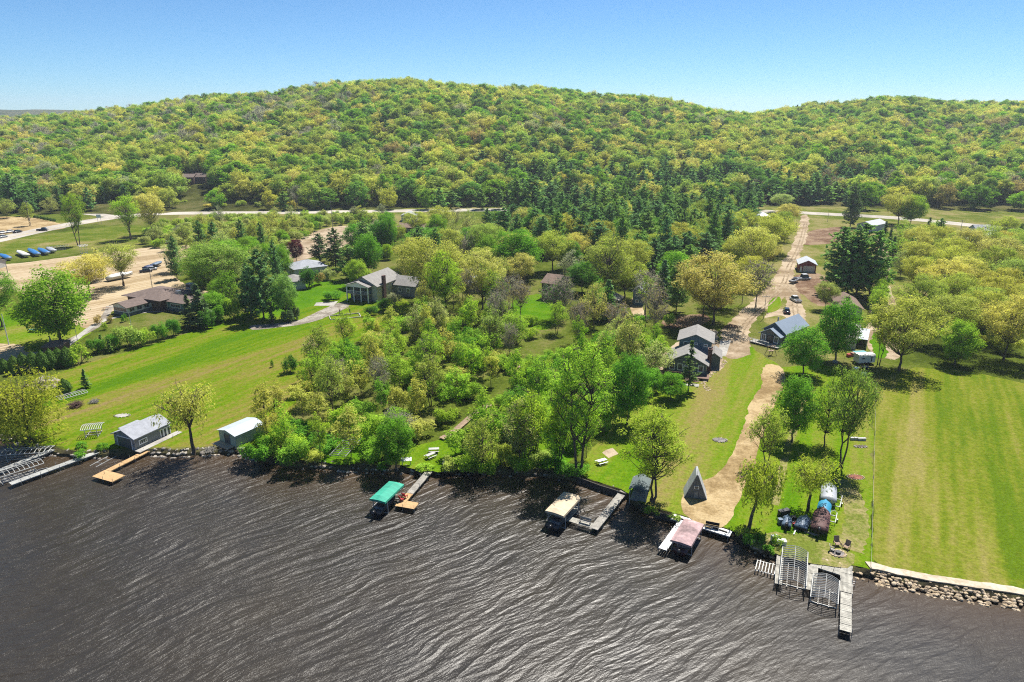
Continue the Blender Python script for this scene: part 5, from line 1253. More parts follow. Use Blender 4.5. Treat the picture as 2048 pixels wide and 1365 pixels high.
# ------------------------------------------------------------------ docks, lifts, boats
def axis_thing(name, label, cat, A, B, z=0.0, group=None):
    """thing at A with its x axis towards B; returns root, length"""
    a, b_ = G(*A, z), G(*B, z); v = b_-a
    return thing(name, label, cat, Vector((a.x, a.y, 0)), math.atan2(v.y, v.x), group), v.length
def deck_run(root, x0, x1, y0, y1, z, m, sect=3.0, across=True, plank=.15):
    """deck sections, each a part with its own planks"""
    n_ = max(1, round((x1-x0)/sect)); 
    for i in range(n_):
        a, c = x0+(x1-x0)*i/n_+.03, x0+(x1-x0)*(i+1)/n_-.03; b = MB(); dz = rs.uniform(-.015,.015)
        if across:
            k = max(2, int((c-a)/plank)); 
            for j in range(k): b.box(a+(c-a)*j/k+.012, y0, z-.05+dz, a+(c-a)*(j+1)/k-.012, y1, z+dz+rs.uniform(-.006,.006))
        else:
            k = max(2, int((y1-y0)/plank))
            for j in range(k): b.box(a, y0+(y1-y0)*j/k+.012, z-.05+dz, c, y0+(y1-y0)*(j+1)/k-.012, z+dz+rs.uniform(-.006,.006))
        b.box(a, y0, z-.16+dz, c, y0+.05, z-.055+dz).box(a, y1-.05, z-.16+dz, c, y1, z-.055+dz)
        b.build('deck_section', m, root)
def posts(root, pts_, z, m=None, up=.5):
    for x, y in pts_: MB().tube([(x,y,-1.0),(x,y,z+up)], .035, 6).build('dock_post', m or M_steel, root)

# left: grey docks and lifts
d1, L1 = axis_thing('dock','short pale dock at far left reaching the shore between two boat lifts','dock',(108,906),(-40,965)); deck_run(d1, 0, L1, -.6, .6, .75, M_aluw); posts(d1, [(x,s) for x in np.arange(1,L1,3) for s in (-.62,.62)], .75)
d2, L2 = axis_thing('dock','long pale grey dock running from the boathouse to the lower left','dock',(232,898),(22,976)); deck_run(d2, 0, L2, -.65, .65, .75, M_aluw); posts(d2, [(x,s) for x in np.arange(1,L2,3) for s in (-.68,.68)], .75)
d3, L3 = axis_thing('dock','new orange-tan wooden dock with square end platform below the boathouse','dock',(303,905),(190,962)); deck_run(d3, 0, L3-2.6, -.6, .6, .7, M_wood_new); deck_run(d3, L3-2.57, L3, -.6, 4.3, .7, M_wood_new, 2.6); posts(d3, [(x,s) for x in np.arange(1,L3,3) for s in (-.63,.63)]+[(L3-.2,4.2),(L3-2.4,4.2),(L3-.2,1.8)], .7)
ra, Lr = axis_thing('boat_rails','pair of thin pale launching rails leaving the boathouse door','boat rails',(240,905),(186,934))
for y in (-.7,.7): MB().box(-1.0,y-.05,-.02,Lr,y+.05,.10).build('rail', M_aluw, ra)
for x in np.arange(0,Lr,1.5): MB().box(x-.04,-.64,-.0,x+.04,.64,.05).build('tie', M_steel, ra)

def rib_lift(A, B, Wd, label, ztop=2.1, arch=.5, m=None, nrib=11, uprights=True, bunks=2, group=None, zb=0.0, dens=1):
    """bare canopy frame: arched ribs over two long rails on posts"""
    m = m or M_alu; r, L = axis_thing('boat_lift', label, 'boat lift', A, B, zb+ztop, group); r.location.z = zb
    for s in (0, Wd): MB().tube([(0,s,ztop),(L,s,ztop)], .07, 6).build('side_rail', m, r)
    pr = MB().tube([(0,0,ztop),(L,0,ztop)], .03, 4)
    base_ = None
    for i in range(nrib):
        x = L*i/(nrib-1); pts_ = [(0, Wd*t_, ztop+arch*math.sin(math.pi*t_)) for t_ in np.linspace(0,1,7)]
        if base_ is None: base_ = MB().tube(pts_, .055, 5).build('rib', m, r); q = base_
        else: q = link('rib', base_.data, r)
        q.location = (x,0,0)
    MB().tube([(0,Wd/2,ztop+arch),(L,Wd/2,ztop+arch)], .035, 5).build('ridge_tube', m, r)
    if uprights:
        for x in (L*.2, L*.8):
            for y in (.05, Wd-.05): MB().box(x-.05,y-.05,-.9,x+.05,y+.05,ztop).build('upright', m, r)
        for x in (L*.2, L*.8): MB().box(x-.05,.1,.05,x+.05,Wd-.1,.17).build('crossbeam', m, r)
        for k in range(bunks):
            y = Wd*(.3+.4*k); MB().box(L*.12,y-.07,.18,L*.88,y+.07,.3).build('bunk', M_wood_grey, r)
    return r, L
rib_lift((-10,912),(62,912) if False else (96,905), 2.6, 'white ribbed boat lift frame moored above the short left dock', 1.6, .25, M_aluw, 12)
rib_lift((-20,962),(88,927), 2.6, 'white ribbed boat lift frame with small seat pad between the two left docks', 1.6, .25, M_aluw, 12)
q = thing('lift_platform','pale floating frame with bunks beside the end of the long left dock','lift frame',G(20,965,0)); 
for y in (0,.5,1.0,1.5,2.2): MB().box(-1,y,.1,5.5,y+.12,.25).build('beam', M_steel, q)
for x in (-.9,5.2): MB().box(x,0,-.8,x+.12,2.3,.1).build('crossbeam', M_steel, q)
q.rotation_euler = (0,0,.55)

def hull(L, Wd, H_, bow=.35, n=9):
    """closed hull with pointed bow at +x"""
    rings = []
    for i in range(n):
        t_ = i/(n-1); x = L*t_; f = 1 if t_ < 1-bow else max(.04, math.cos((t_-(1-bow))/bow*math.pi/2)**.7); hw = Wd/2*f; k = .25*H_*(t_**3)
        rings.append([(x,-hw,H_+k),(x,-hw*.92,H_*.55+k),(x,-hw*.5,.08*H_+k*1.4),(x,0,0+k*1.8),(x,hw*.5,.08*H_+k*1.4),(x,hw*.92,H_*.55+k),(x,hw,H_+k)])
    return rings
def outboard(parent, x, z, m=None):
    e = MB().loft([[(x-.35,-.2,z+.35),(x+.25,-.2,z+.35),(x+.25,.2,z+.35),(x-.35,.2,z+.35)],[(x-.4,-.22,z+.75),(x+.3,-.22,z+.75),(x+.3,.22,z+.75),(x-.4,.22,z+.75)],[(x-.25,-.15,z+1.0),(x+.2,-.15,z+1.0),(x+.2,.15,z+1.0),(x-.25,.15,z+1.0)]]).box(x-.12,-.07,z-.7,x+.1,.07,z+.35).box(x-.35,-.03,z-.75,x+.25,.03,z-.65)
    return e.build('outboard_motor', m or M_black, parent)
def boat(A, B, label, Wd=2.3, hullm=None, cover=None, motor=True, z=LAND, H_=.9, open_=False, name='boat', Lov=None, group=None, cz=.55):
    r, L = axis_thing(name, label, 'boat', A, B, z, group); r.location.z = z; L = Lov or L
    hm = hullm or mat('white_gelcoat', (.62,.62,.60), .3, .05, 2)
    rg = hull(L, Wd, H_); MB().loft([q[:] for q in rg]).build('hull', hm, r)
    if cover:
        rc = []
        for i, q in enumerate(rg):
            t_ = i/(len(rg)-1); hw = abs(q[0][1])+.04; zt = q[0][2]; pk = cz*(.55+.45*math.sin(math.pi*min(1,t_*1.1)))*(1 if t_ < .75 else .6); wv = .05*math.sin(i*2.1)
            rc.append([(q[0][0],-hw,zt-.22),(q[0][0],-hw*.98,zt+.06),(q[0][0],-hw*.5,zt+pk*.7+wv),(q[0][0],0,zt+pk),(q[0][0],hw*.5,zt+pk*.7-wv),(q[0][0],hw*.98,zt+.06),(q[0][0],hw,zt-.22)])
        MB().loft(rc).build('cover', cover, r)
    else:
        b = MB().box(L*.15,-Wd*.36,H_+.01,L*.62,Wd*.36,H_+.06); b.build('cockpit_floor', M_steel, r)
        for x in (L*.25, L*.5): MB().box(x,-Wd*.3,H_+.06,x+.5,Wd*.3,H_+.45).build('seat', M_dark, r)
        MB().box(L*.63,-Wd*.3,H_+.02,L*.66,Wd*.3,H_+.5).build('windshield', M_glass, r)
    if motor: outboard(r, -.3, H_*.35)
    return r
def canopy_lift(A, B, Wd, label, m, ztop=2.6, rise=.42, skirt=.3):
    r, L = axis_thing('canopy_lift', label, 'boat lift', A, B, ztop-.1)
    prof = [(-.05,ztop-skirt),(0,ztop),(Wd*.25,ztop+rise*.60),(Wd*.5,ztop+rise),(Wd*.75,ztop+rise*.60),(Wd,ztop),(Wd+.05,ztop-skirt)]
    rings = []
    for i, x in enumerate([0, .45] + list(np.linspace(.9, L-.9, 9)) + [L-.45, L]):
        e = 1.0 if 0 < i < 12 else .0; sg = .025*math.sin(i*math.pi)
        rings.append([(x, y, z_ - (.035*(i % 2)) - (.3*max(0, z_-ztop) if i in (1, 11) else 0) - (0 if e else .75*max(0, z_-ztop))) for y, z_ in prof])
    b = MB(); b.loft(rings, cap=False, smooth=False)
    b.add([p for p in rings[0]], [tuple(range(7))[::-1]]); b.add([p for p in rings[-1]], [tuple(range(7))])
    b.build('canopy', m, r)
    for x in (L*.14, L*.86):
        for y in (.08, Wd-.08): MB().box(x-.05,y-.05,-1,x+.05,y+.05,ztop).build('upright', M_alu, r)
        MB().box(x-.05,.1,.1,x+.05,Wd-.1,.22).build('crossbeam', M_alu, r)
    for y in (.05,Wd-.05): MB().tube([(.1,y,ztop-.1),(L-.1,y,ztop-.1)], .035, 6).build('side_rail', M_alu, r)
    for y in (-.35, Wd+.35): MB().box(L*.2,y-.05,.35,L*.8,y+.05,.45).build('guide_rail', M_alu, r) if y > 0 else None
    return r, L
def cloth_mat(name, col, seam=1.0):
    return mat(name, col, .75, .16, 1.2, bmp=.05, lines=(0, seam))
# 1 green canopy
def boat_under(lift, label, Wd, hm, off=-.9):
    r, L = lift; o = boat((100,1000),(140,960), label, Wd, hm, None, True, .15, Lov=6.0); w_ = CW[0]
    o.rotation_euler = r.rotation_euler; c_, s_ = math.cos(r.rotation_euler.z), math.sin(r.rotation_euler.z); o.location = (r.location.x + off*c_ - w_/2*s_, r.location.y + off*s_ + w_/2*c_, .15)
CW = [2.8]
lf = canopy_lift((770,1006),(808,970), 2.8, 'boat lift with bright teal-green canopy beside the plank dock', cloth_mat('teal_canopy', (.04,.40,.27)))
boat_under(lf, 'dark speedboat with outboard under the teal-green canopy', 2.0, M_dark)
d4, L4 = axis_thing('dock','grey plank dock with tan end platform holding two red chairs','dock',(868,940),(797,1022)); deck_run(d4, 0, L4-4.2, -.6, .6, .8, M_wood_grey); deck_run(d4, L4-4.17, L4, -.6, .6, .8, M_wood_new, 4.2); deck_run(d4, L4-2.0, L4, .63, 2.7, .8, M_wood_new, 2.0); posts(d4, [(x,s) for x in np.arange(1,L4,3.2) for s in (-.63,.63)]+[(L4-.1,2.7),(L4-1.9,2.7)], .8)
def chair(parent_thing_label, x, y, z, rz, m, cat='chair', s=1.0):
    c = thing('adirondack_chair', parent_thing_label, cat, (x,y,z), rz)
    MB().cbox(0,0,.36*s,.62*s,.55*s,.05,0,.18).build('seat', m, c); MB().cbox(0,.32*s,.68*s,.6*s,.06,.75*s,0,-.3).build('backrest', m, c)
    for sx in (-.33,.33):
        MB().box(sx*s-.05,-.3*s,.5*s,sx*s+.05,.3*s,.54*s).build('armrest', m, c)
        for sy in (-.25,.25): MB().box(sx*s-.03,sy*s-.03,0,sx*s+.03,sy*s+.03,.5*s).build('leg', m, c)
    return c
p = G(803,1002,.8); chair('red deck chair nearest the lake on the plank dock platform', p.x, p.y, .8, 2.2, M_red); p = G(810,996,.8); chair('red deck chair nearer the shore on the plank dock platform', p.x, p.y, .8, 2.6, M_red)
# 2 beige canopy, U dock
CW[0] = 3.1; lf = canopy_lift((1127,1034),(1163,995), 3.1, 'boat lift with beige canopy at the end of the U-shaped dock', cloth_mat('beige_canopy', (.66,.53,.36), 1.6), 2.8)
boat_under(lf, 'dark motorboat with outboard under the beige canopy', 2.3, M_dark)
d5, L5 = axis_thing('dock','U-shaped weathered grey dock with bench beside the beige canopy','dock',(1247,992),(1187,1068)); deck_run(d5, -.6, L5, -.65, .65, .85, M_wood_grey); deck_run(d5, L5-1.35, L5, -4.3, -.68, .85, M_wood_pale, 1.35, False); deck_run(d5, L5-4.6, L5, -5.7, -4.33, .85, M_wood_pale, 2.3); posts(d5, [(x,s) for x in np.arange(1,L5,3.2) for s in (-.68,.68)]+[(L5,-2.4),(L5,-5.6),(L5-4.5,-5.7),(L5-4.5,-4.3)], .85)
bn = thing('dock_bench','grey bench standing on the U-shaped dock','bench',Vector((0,0,0))); 
MB().box(-.9,-.2,.42,.9,.25,.48).build('seat', M_wood_grey, bn); MB().box(-.9,.25,.6,.9,.31,1.0).build('backrest', M_wood_grey, bn)
for x in (-.8,.8): MB().box(x-.04,-.15,0,x+.04,.25,.42).build('leg', M_wood_grey, bn)
bn.location = G(1170,1048,.85); bn.rotation_euler = (0,0,-.5)
# 3 white dock with faded red canopy
d6, L6 = axis_thing('dock','white T-shaped dock along the grassy bank around the faded red canopy','dock',(1344,1042),(1462,1078)); deck_run(d6, 0, L6, -1.0, .6, .95, M_white, 2.4, False, .3); 
posts(d6, [(x,-1.0) for x in np.arange(1,L6,2.6)], .95)
d7, L7 = axis_thing('dock','narrow white dock arm left of the faded red canopy','dock',(1366,1050),(1324,1110)); deck_run(d7, 0, L7, -.6, .6, .93, M_white, 2.4, False, .3); posts(d7, [(x,s) for x in np.arange(1,L7,2.6) for s in (-.63,.63)], .93)
CW[0] = 3.0; lf = canopy_lift((1382,1094),(1408,1050), 3.0, 'boat lift with faded pinkish-red canopy at the white dock', mat('faded_red_canopy', (.46,.31,.31), .8, .45, 1.5, bmp=.05, lines=(0,1.2)), 2.2, .35)
boat_under(lf, 'maroon boat sheltered under the faded red canopy', 2.1, mat('maroon_gelcoat',(.10,.03,.03),.3,.1,2), -.2)
bn = thing('cushioned_bench','white dock bench with black cushions at the right end of the white dock','bench',G(1424,1058,.95), -.36)
MB().box(-1.0,-.2,.4,1.0,.3,.46).build('seat', M_black, bn); MB().box(-1.0,.3,.5,1.0,.38,.95).build('backrest', M_black, bn)
for x in (-.95,0,.95): MB().box(x-.05,-.25,0,x+.05,.3,.4).build('leg', M_white, bn)
# 4 right docks
d8, L8 = axis_thing('dock','narrow weathered dock strip left of the larger ribbed lift','dock',(1560,1106),(1555,1180)); deck_run(d8, 0, L8, -.45, .45, .9, M_wood_pale, 2.4, False); posts(d8, [(x,s) for x in (1,4,L8-.2) for s in (-.5,.5)], .9)
rib_lift((1613,1173),(1616,1105), 3.3, 'larger ribbed white boat lift frame between two weathered dock strips', 1.7, .55, M_aluw, 18)
d9, L9 = axis_thing('dock','weathered paneled deck along the shore behind the smaller ribbed lift','dock',(1622,1132),(1690,1154)); deck_run(d9, 0, L9, -1.35, .75, .95, M_wood_pale, 1.5, False)
d9b, q_ = axis_thing('dock','short weathered dock strip between the two ribbed lifts','dock',(1624,1136),(1617,1192)); deck_run(d9b, .9, q_, -.75, .75, .93, M_wood_pale, 2.0, False)
rib_lift((1676,1209),(1679,1162), 3.2, 'smaller ribbed white boat lift frame with two white bunks beside the longest right dock', 1.5, .55, M_aluw, 15)
d10, L10 = axis_thing('dock','long weathered dock reaching furthest into the lake at lower right','dock',(1691,1142),(1689,1276)); deck_run(d10, 0, L10*.45, -.75, .75, 1.0, M_wood_pale, 2.4, False); deck_run(d10, L10*.45+.03, L10, -.65, .65, .97, M_wood_pale, 1.2, True, .3); posts(d10, [(x,s) for x in (1,4,7,10,L10-.2) for s in (-.72,.72)], .9)
ld = thing('dock_ladder','metal ladder on the right side of the longest weathered dock','ladder',G(1703,1170,.3),-1.57)
for y in (0,.45): MB().tube([(0,y,-.6),(0,y,1.2)], .03, 5).build('rail', M_alu, ld)
for z_ in (-.2,.15,.5): MB().tube([(0,0,z_),(0,.45,z_)], .025, 5).build('rung', M_alu, ld)
rk, Lk = axis_thing('dock_rack','low pale frame with white bunks standing in shallow water left of the right docks','lift frame',(1510,1146),(1548,1156))
for y in (-.1,2.3): MB().tube([(0,y,.5),(Lk,y,.5)], .05, 5).build('side_rail', M_aluw, rk)
for i in range(7): MB().box(Lk*i/6-.06,-.1,.5,Lk*i/6+.06,2.3,.6 if i not in (1,5) else .75).build('slat', M_aluw, rk)
for x in (0,Lk):
    for y in (-.1,2.3): MB().box(x-.05,y-.05,-.9,x+.05,y+.05,.7).build('upright', M_aluw, rk)

# lift frames lying on land
r_, L_ = rib_lift((690,914),(722,878), 3.0, 'grey slatted lift frame lying in tall grass on the thicket bank', .5, .1, M_steel, 11, False, 0, zb=LAND)
r_, L_ = rib_lift((120,800),(176,785), 2.6, 'pale slatted dock rack lying on the field beside the round cedar', .55, .15, M_aluw, 11, False, 0, zb=LAND)
r_, L_ = rib_lift((160,862),(200,858), 3.0, 'white ribbed canopy frame standing on the grass left of the boathouse', 1.7, .35, M_aluw, 10, True, 2, zb=LAND)
r_, L_ = rib_lift((95,497),(138,492), 3.0, 'white ribbed lift frame parked at the back of the sandy lot', 1.7, .4, M_aluw, 9, True, 2, zb=LAND)
r_, L_ = rib_lift((159,494),(176,492), 3.0, 'tall white lift frame with mesh top beside the lime tree', 3.4, .6, M_white, 7, True, 2, zb=LAND)

# boats, cars
blue_t = mat('blue_tarp', (.03,.17,.42), .5, .15, 1.5, bmp=.06); grey_t = mat('silver_tarp', (.42,.44,.48), .5, .15, 1.5, bmp=.06); brown_t = mat('maroon_tarp', (.115,.05,.045), .7, .15, 1.5, bmp=.05); white_t = mat('white_tarp', (.68,.67,.62), .6, .12, 1.2, bmp=.06); cyan_t = mat('bright_blue_tarp', (.03,.25,.42), .5, .2, 2, bmp=.06); slate_t = mat('slate_blue_tarp', (.13,.19,.27), .5, .2, 2, bmp=.06)
for (A, B, m, lab) in [((18,520),(2,513),blue_t,'small boat under blue cover at the left end of the parked row'),((54,514),(36,506),white_t,'white uncovered-looking boat second in the parked row on the sandy lot'),((76,512),(58,502),blue_t,'boat under bright blue cover, middle of the parked row on the sandy lot'),((95,509),(78,501),blue_t,'boat under blue cover right of the middle of the parked row'),((108,505),(95,499),grey_t,'small boat under grey cover at the right end of the parked row')]:
    boat(A, B, lab, 2.6, None, m, False, LAND+.5, .9, cz=.6, group='boats parked in a row on the sandy lot')
boat((215,562),(266,552), 'large boat wrapped in white tarp behind the restaurant parking', 3.2, white_t, white_t, False, LAND+.3, 1.3, cz=.9)
boat((1656,1008),(1657,975), 'boat wrapped in silver tarp, topmost of the boats stored by the willow', 2.3, None, grey_t, False, LAND+.5, .8)
boat((1645,1034),(1650,1010), 'small boat under bright blue tarp between silver and maroon covered boats', 1.9, M_dark, cyan_t, False, LAND+.4, .7)
boat((1637,1068),(1645,1026), 'boat under maroon cover with outboard, nearest the fire ring', 2.4, M_dark, brown_t, True, LAND+.5, .8)
boat((1600,1062),(1611,1040), 'small boat under slate blue tarp lying among boating gear', 1.8, M_dark, slate_t, False, LAND+.1, .6)
boat((1572,1058),(1574,1038), 'narrow dark boat with blue cover at the left end of the boating gear', 1.3, M_dark, slate_t, True, LAND+.1, .5)
boat((290,540),(305,535), 'dark covered boat on a trailer beside the sandy lot', 2.4, M_dark, mat('navy_tarp',(.03,.05,.12),.6,.2,2), False, LAND+.5, .9)
boat((306,534),(323,528), 'second dark covered boat on a trailer beside the sandy lot', 2.4, M_dark, slate_t, False, LAND+.5, .9)
boat((705,908),(712,905), 'low grey dinghy upturned on the bank', 1.0, M_steel, None, False, LAND, .4) if False else None
def crate(u, v, sx, sy, sz, rz, m, name, label, cat, z=LAND, lid=None):
    o = thing(name, label, cat, G(u,v,z), rz); MB().box(-sx/2,-sy/2,0,sx/2,sy/2,sz).build('body', m, o); MB().box(-sx/2-.03,-sy/2-.03,sz+.002,sx/2+.03,sy/2+.03,sz+.08).build('lid', lid or m, o); return o
crate(1548,1083,.9,.55,.9,.2,M_white,'dock_box','upright white cabinet on the bank beside the right docks','storage box'); crate(1562,1088,1.3,.8,.55,-.15,M_white,'dock_box','low white dock box on the bank beside the right docks','storage box')
rk2 = random.Random(4)
for (u,v,sx,sy,sz,m,nm,lab,cat) in [(1567,1030,1.8,.7,.8,M_dark,'gear_cover','black covered machine at the top of the boating gear','machine'),(1584,1040,1.1,.6,.5,M_dark,'outboard_cart','dark outboard cart in the middle of the boating gear','cart'),(1590,1052,.7,.5,.4,M_red,'fuel_can','reddish fuel can among the boating gear','fuel can'),(1620,1048,1.2,.5,.3,M_steel,'tool_rack','grey rack lying beside the maroon covered boat','rack'),(1560,1048,.6,.6,.8,slate_t,'blue_bin','blue bin at the left of the boating gear','bin')]:
    crate(u,v,sx,sy,sz,rk2.uniform(0,1.5),m,nm,lab,cat)
for (u,v,L_,rz,m,lab) in [(1592,1060,3.4,1.0,M_alu,'long pale dock pipe crossing the boating gear'),(1616,1066,3.0,-.6,M_wood_grey,'grey plank fanned out left of the maroon boat'),(1611,1064,3.0,-.9,M_wood_grey,'second grey plank fanned out left of the maroon boat'),(1578,1048,2.6,.4,M_alu,'short pale pipe resting on the dark machine')]:
    o = thing('dock_plank', lab, 'plank', G(u,v), rz); MB().cbox(0,0,.15,L_,.18,.08,0,0).build('board', m, o); MB().cbox(0,0,.05,.2,.5,.1).build('block', M_wood_grey, o)
def trailer(A, B, label, Wd=1.5):
    r, L = axis_thing('boat_trailer', label, 'trailer', A, B, LAND); r.location.z = LAND
    for y in (-Wd/2,Wd/2): MB().box(0,y-.05,.45,L*.8,y+.05,.57).build('frame_rail', M_alu, r)
    MB().box(0,-Wd/2,.44,.12,Wd/2,.56).box(L*.5,-Wd/2,.44,L*.5+.1,Wd/2,.56).build('crossbar', M_alu, r); MB().tube([(L*.8,-Wd/2,.5),(L,0,.5)], .05, 4).build('tongue', M_alu, r); MB().tube([(L*.8,Wd/2,.5),(L,0,.5)], .05, 4).build('tongue', M_alu, r)
    for y in (-Wd/2-.2,Wd/2+.2): MB().tube([(L*.3,y-.09,.3),(L*.3,y+.09,.3)], .3, 12).build('wheel', M_black, r)
    return r
trailer((1668,1018),(1675,990),'empty pale boat trailer right of the silver tarped boat'); trailer((1663,1050),(1668,1026),'pale trailer rails right of the maroon covered boat',.9)

def car(A, rz, label, paint, name='parked_car', cat='car', L=4.6, Wd=1.85, pickup=False, Hh=1.5, z=LAND, group=None):
    r = thing(name, label, cat, G(*A, z), rz, group)
    rings = []
    prof = [(0,.45,.62),(.12,.32,.88),(1.0,.3,.95),(L*.5,.28,.97),(L-1.1,.3,.96),(L-.15,.34,.84),(L,.45,.62)]
    for x, z0, z1 in prof: 
        hw = Wd/2*(.86 if x in (0,L) else 1); rings.append([(x-L/2,-hw,z0),(x-L/2,-hw,(z0+z1)/2+.05),(x-L/2,-hw*.92,z1),(x-L/2,hw*.92,z1),(x-L/2,hw,(z0+z1)/2+.05),(x-L/2,hw,z0)])
    MB().loft(rings).build('body', paint, r)
    c0, c1 = (-.2*L, .22*L) if not pickup else (-.02*L, .27*L)
    hw = Wd/2*.86; cb = MB().loft([[(c0-.35,-hw,.95),(c1+.55,-hw,.95),(c1+.55,hw,.95),(c0-.35,hw,.95)],[(c0,-hw*.85,Hh-.06),(c1,-hw*.85,Hh-.06),(c1,hw*.85,Hh-.06),(c0,hw*.85,Hh-.06)]], smooth=False).build('windows', M_glass, r)
    MB().box(c0-.02,-hw*.86,Hh-.055,c1+.02,hw*.86,Hh).build('roof', paint, r)
    for x in (-L*.31, L*.31):
        for y in (-Wd/2+.02, Wd/2-.02):
            w0 = MB().tube([(x,y-.11,.33),(x,y+.11,.33)], .34, 14).build('wheel', M_black, r); MB().tube([(x,y-.13,.33),(x,y+.13,.33)], .18, 10).build('rim', M_alu, w0)
    for y in (-.62,.62): MB().box(L/2-.08,y-.2,.62,L/2+.01,y+.2,.75).build('headlight', M_trim, r); MB().box(-L/2-.01,y-.2,.65,-L/2+.06,y+.2,.78).build('tail_light', M_red, r)
    if pickup: MB().box(-L*.48,-Wd/2*.8,.94,-L*.12,Wd/2*.8,.985).build('truck_bed', M_dark, r)
    return r
white_c = mat('white_car_paint', (.70,.70,.69), .25, .03, 1); black_c = mat('black_car_paint', (.02,.02,.025), .2, .05, 1); silver_c = mat('silver_car_paint', (.4,.42,.44), .25, .04, 1); dred = mat('dark_red_paint', (.12,.02,.02), .25, .05, 1)
car((1591,603), 1.65, 'white pickup truck parked on the dirt drive above the blue cottage', white_c, 'pickup_truck', 'truck', 5.4, 2.0, True, 1.75)
car((1573,626), 1.3, 'black car parked behind the blue cottage', black_c)
car((85,462), .25, 'dark pickup truck driving on the road at the left', black_c, 'pickup_truck', 'truck', 5.4, 2.0, True, 1.75)
for i,(u,v,c_,lab) in enumerate([(6,468,white_c,'white car at the left end of the roadside yard'),(20,466,white_c,'white car parked second from the left in the roadside yard'),(35,466,black_c,'dark car parked at the right end of the roadside yard row'),(6,476,silver_c,'silver car nearest the road in the roadside yard')]): car((u,v), 1.1+i*.1, lab, c_, group='cars in the roadside yard')
for (u,v,c_,lab) in [(292,545,black_c,'black car nearest the restaurant on the sandy lot'),(302,541,silver_c,'silver car beside the black one on the sandy lot'),(330,488,silver_c,'silver car at the far back of the sandy lot'),(345,487,white_c,'white car at the far back of the sandy lot')]: car((u,v), .6, lab, c_)
car((1604,560), 0.15, 'white flatbed truck parked below the red garage', white_c, 'flatbed_truck', 'truck', 6.5, 2.2, True, 2.2)
boat((1582,566),(1596,560),'small grey boat on a trailer beside the flatbed truck',2.0,mat('grey_gelcoat',(.3,.3,.31),.4,.1,2),None,False,LAND+.5,.7)
# camper by the striped lawn corner
cp = thing('camper_trailer','small white camper trailer with teal awning at the striped lawn corner','camper',G(1727,727),.15)
MB().xprism([(-1.1,.5),(-1.1,2.3),(-.9,2.6),(.9,2.6),(1.1,2.3),(1.1,.5)], -2.2, 2.2).build('body', M_white, cp)
for x in (-.4,.4): MB().tube([(x,-1.15,.35),(x,-.95,.35)], .33, 12).build('wheel', M_black, cp)
opening(cp,'F',(-2.2,-1.1,4.4,2.2),.6,1.3,1.2,.7); opening(cp,'F',(-2.2,-1.1,4.4,2.2),3.0,.6,.7,1.7,name='door')
MB().box(-1.6,1.15,2.3,1.6,2.8,2.36).build('awning', mat('teal_awning',(.10,.33,.36),.7,.1,2), cp)
crate(1712,740,1.2,.8,.5,.4,mat('blue_plastic',(.12,.2,.42),.5,.1,2),'blue_cart','blue cart standing left of the camper trailer','cart'); crate(1730,742,1.4,.9,1.0,.2,M_dark,'grill','dark covered grill in front of the camper trailer','grill'); crate(1727,752,1.3,.9,.7,.7,silver_c,'generator','silver machine behind the big willow-green tree by the camper','machine')
# yard things by the mobile home
for (u,v,sx,sy,sz,m,nm,lab,cat) in [(1707,712,1.4,1.0,.8,mat('pinkish_wood',(.38,.22,.17),.8,.2,2),'picnic_bench','pinkish wooden bench set at the mobile home front','bench'),(1697,714,.8,.8,.7,M_red,'red_box','red box on the mobile home terrace','box'),(1719,690,1.2,.8,.7,M_dark,'patio_table','dark table under the mobile home porch','table'),(1670,726,.9,.9,.5,M_steel,'yard_tub','grey tub beside the maple trunk','tub')]:
    crate(u,v,sx,sy,sz,.3,m,nm,lab,cat)
# play frame
pf = thing('play_frame','brown wooden climbing frame on the grass below the blue cottage','play frame',G(1541,711),.3)
for x in (-1.2,1.2):
    for y in (-.8,.8): MB().tube([(x,y,0),(x*.4,y*.5,2.5)], .07, 5).build('leg', M_wood_brown, pf)
MB().box(-.7,-.5,1.2,.7,.5,1.3).build('platform', M_wood_brown, pf); MB().tube([(-1.2,0,2.5),(1.2,0,2.5)], .07, 5).build('beam', M_wood_brown, pf)
# picnic tables
def picnic(u, v, rz, label, m):
    t_ = thing('picnic_table', label, 'picnic table', G(u,v), rz); MB().box(-.95,-.4,.72,.95,.4,.77).build('tabletop', m, t_)
    for y in (-.75,.6): MB().box(-.95,y,.42,.95,y+.2,.47).build('bench', m, t_)
    for x in (-.7,.7): MB().tube([(x,-.7,0),(x,-.1,.72)], .04, 4).tube([(x,.7,0),(x,.1,.72)], .04, 4).build('leg', m, t_)
picnic(1203,928,.5,'pale picnic table on the lawn left of the boat shelter',M_white); picnic(868,905,.1,'pale picnic table on the lawn above the plank dock',M_aluw); picnic(861,916,.8,'smaller pale table below the picnic table near the plank dock',M_aluw)
picnic(66,664,.4,'green picnic table on the beach lawn',mat('green_paint',(.05,.22,.16),.6,.1,2)); picnic(212,620,.2,'brown picnic table on the restaurant terrace',M_wood_brown)
c = chair('white garden chair on the lawn beside the plank dock', *G(890,932), .3, M_white); c = chair('pale garden chair left of the fire ring', *G(1664,1103), 1.2, M_wood_grey)
chair('brown wooden chair above the fire ring', *G(1674,1092), 0.0, M_wood_brown, s=1.3); chair('brown wooden chair right of the fire ring', *G(1692,1098), -.9, M_wood_brown, s=1.2)
sb = thing('shore_sign','pale notice board on two legs beside the bright bank maple','sign',G(813,930),0.1)
for x in (-.7,.7): MB().box(x-.05,-.05,0,x+.05,.05,1.0).build('leg', M_wood_grey, sb)
MB().cbox(0,0,1.1,1.9,.8,.08,0,.5).build('panel', M_white, sb)
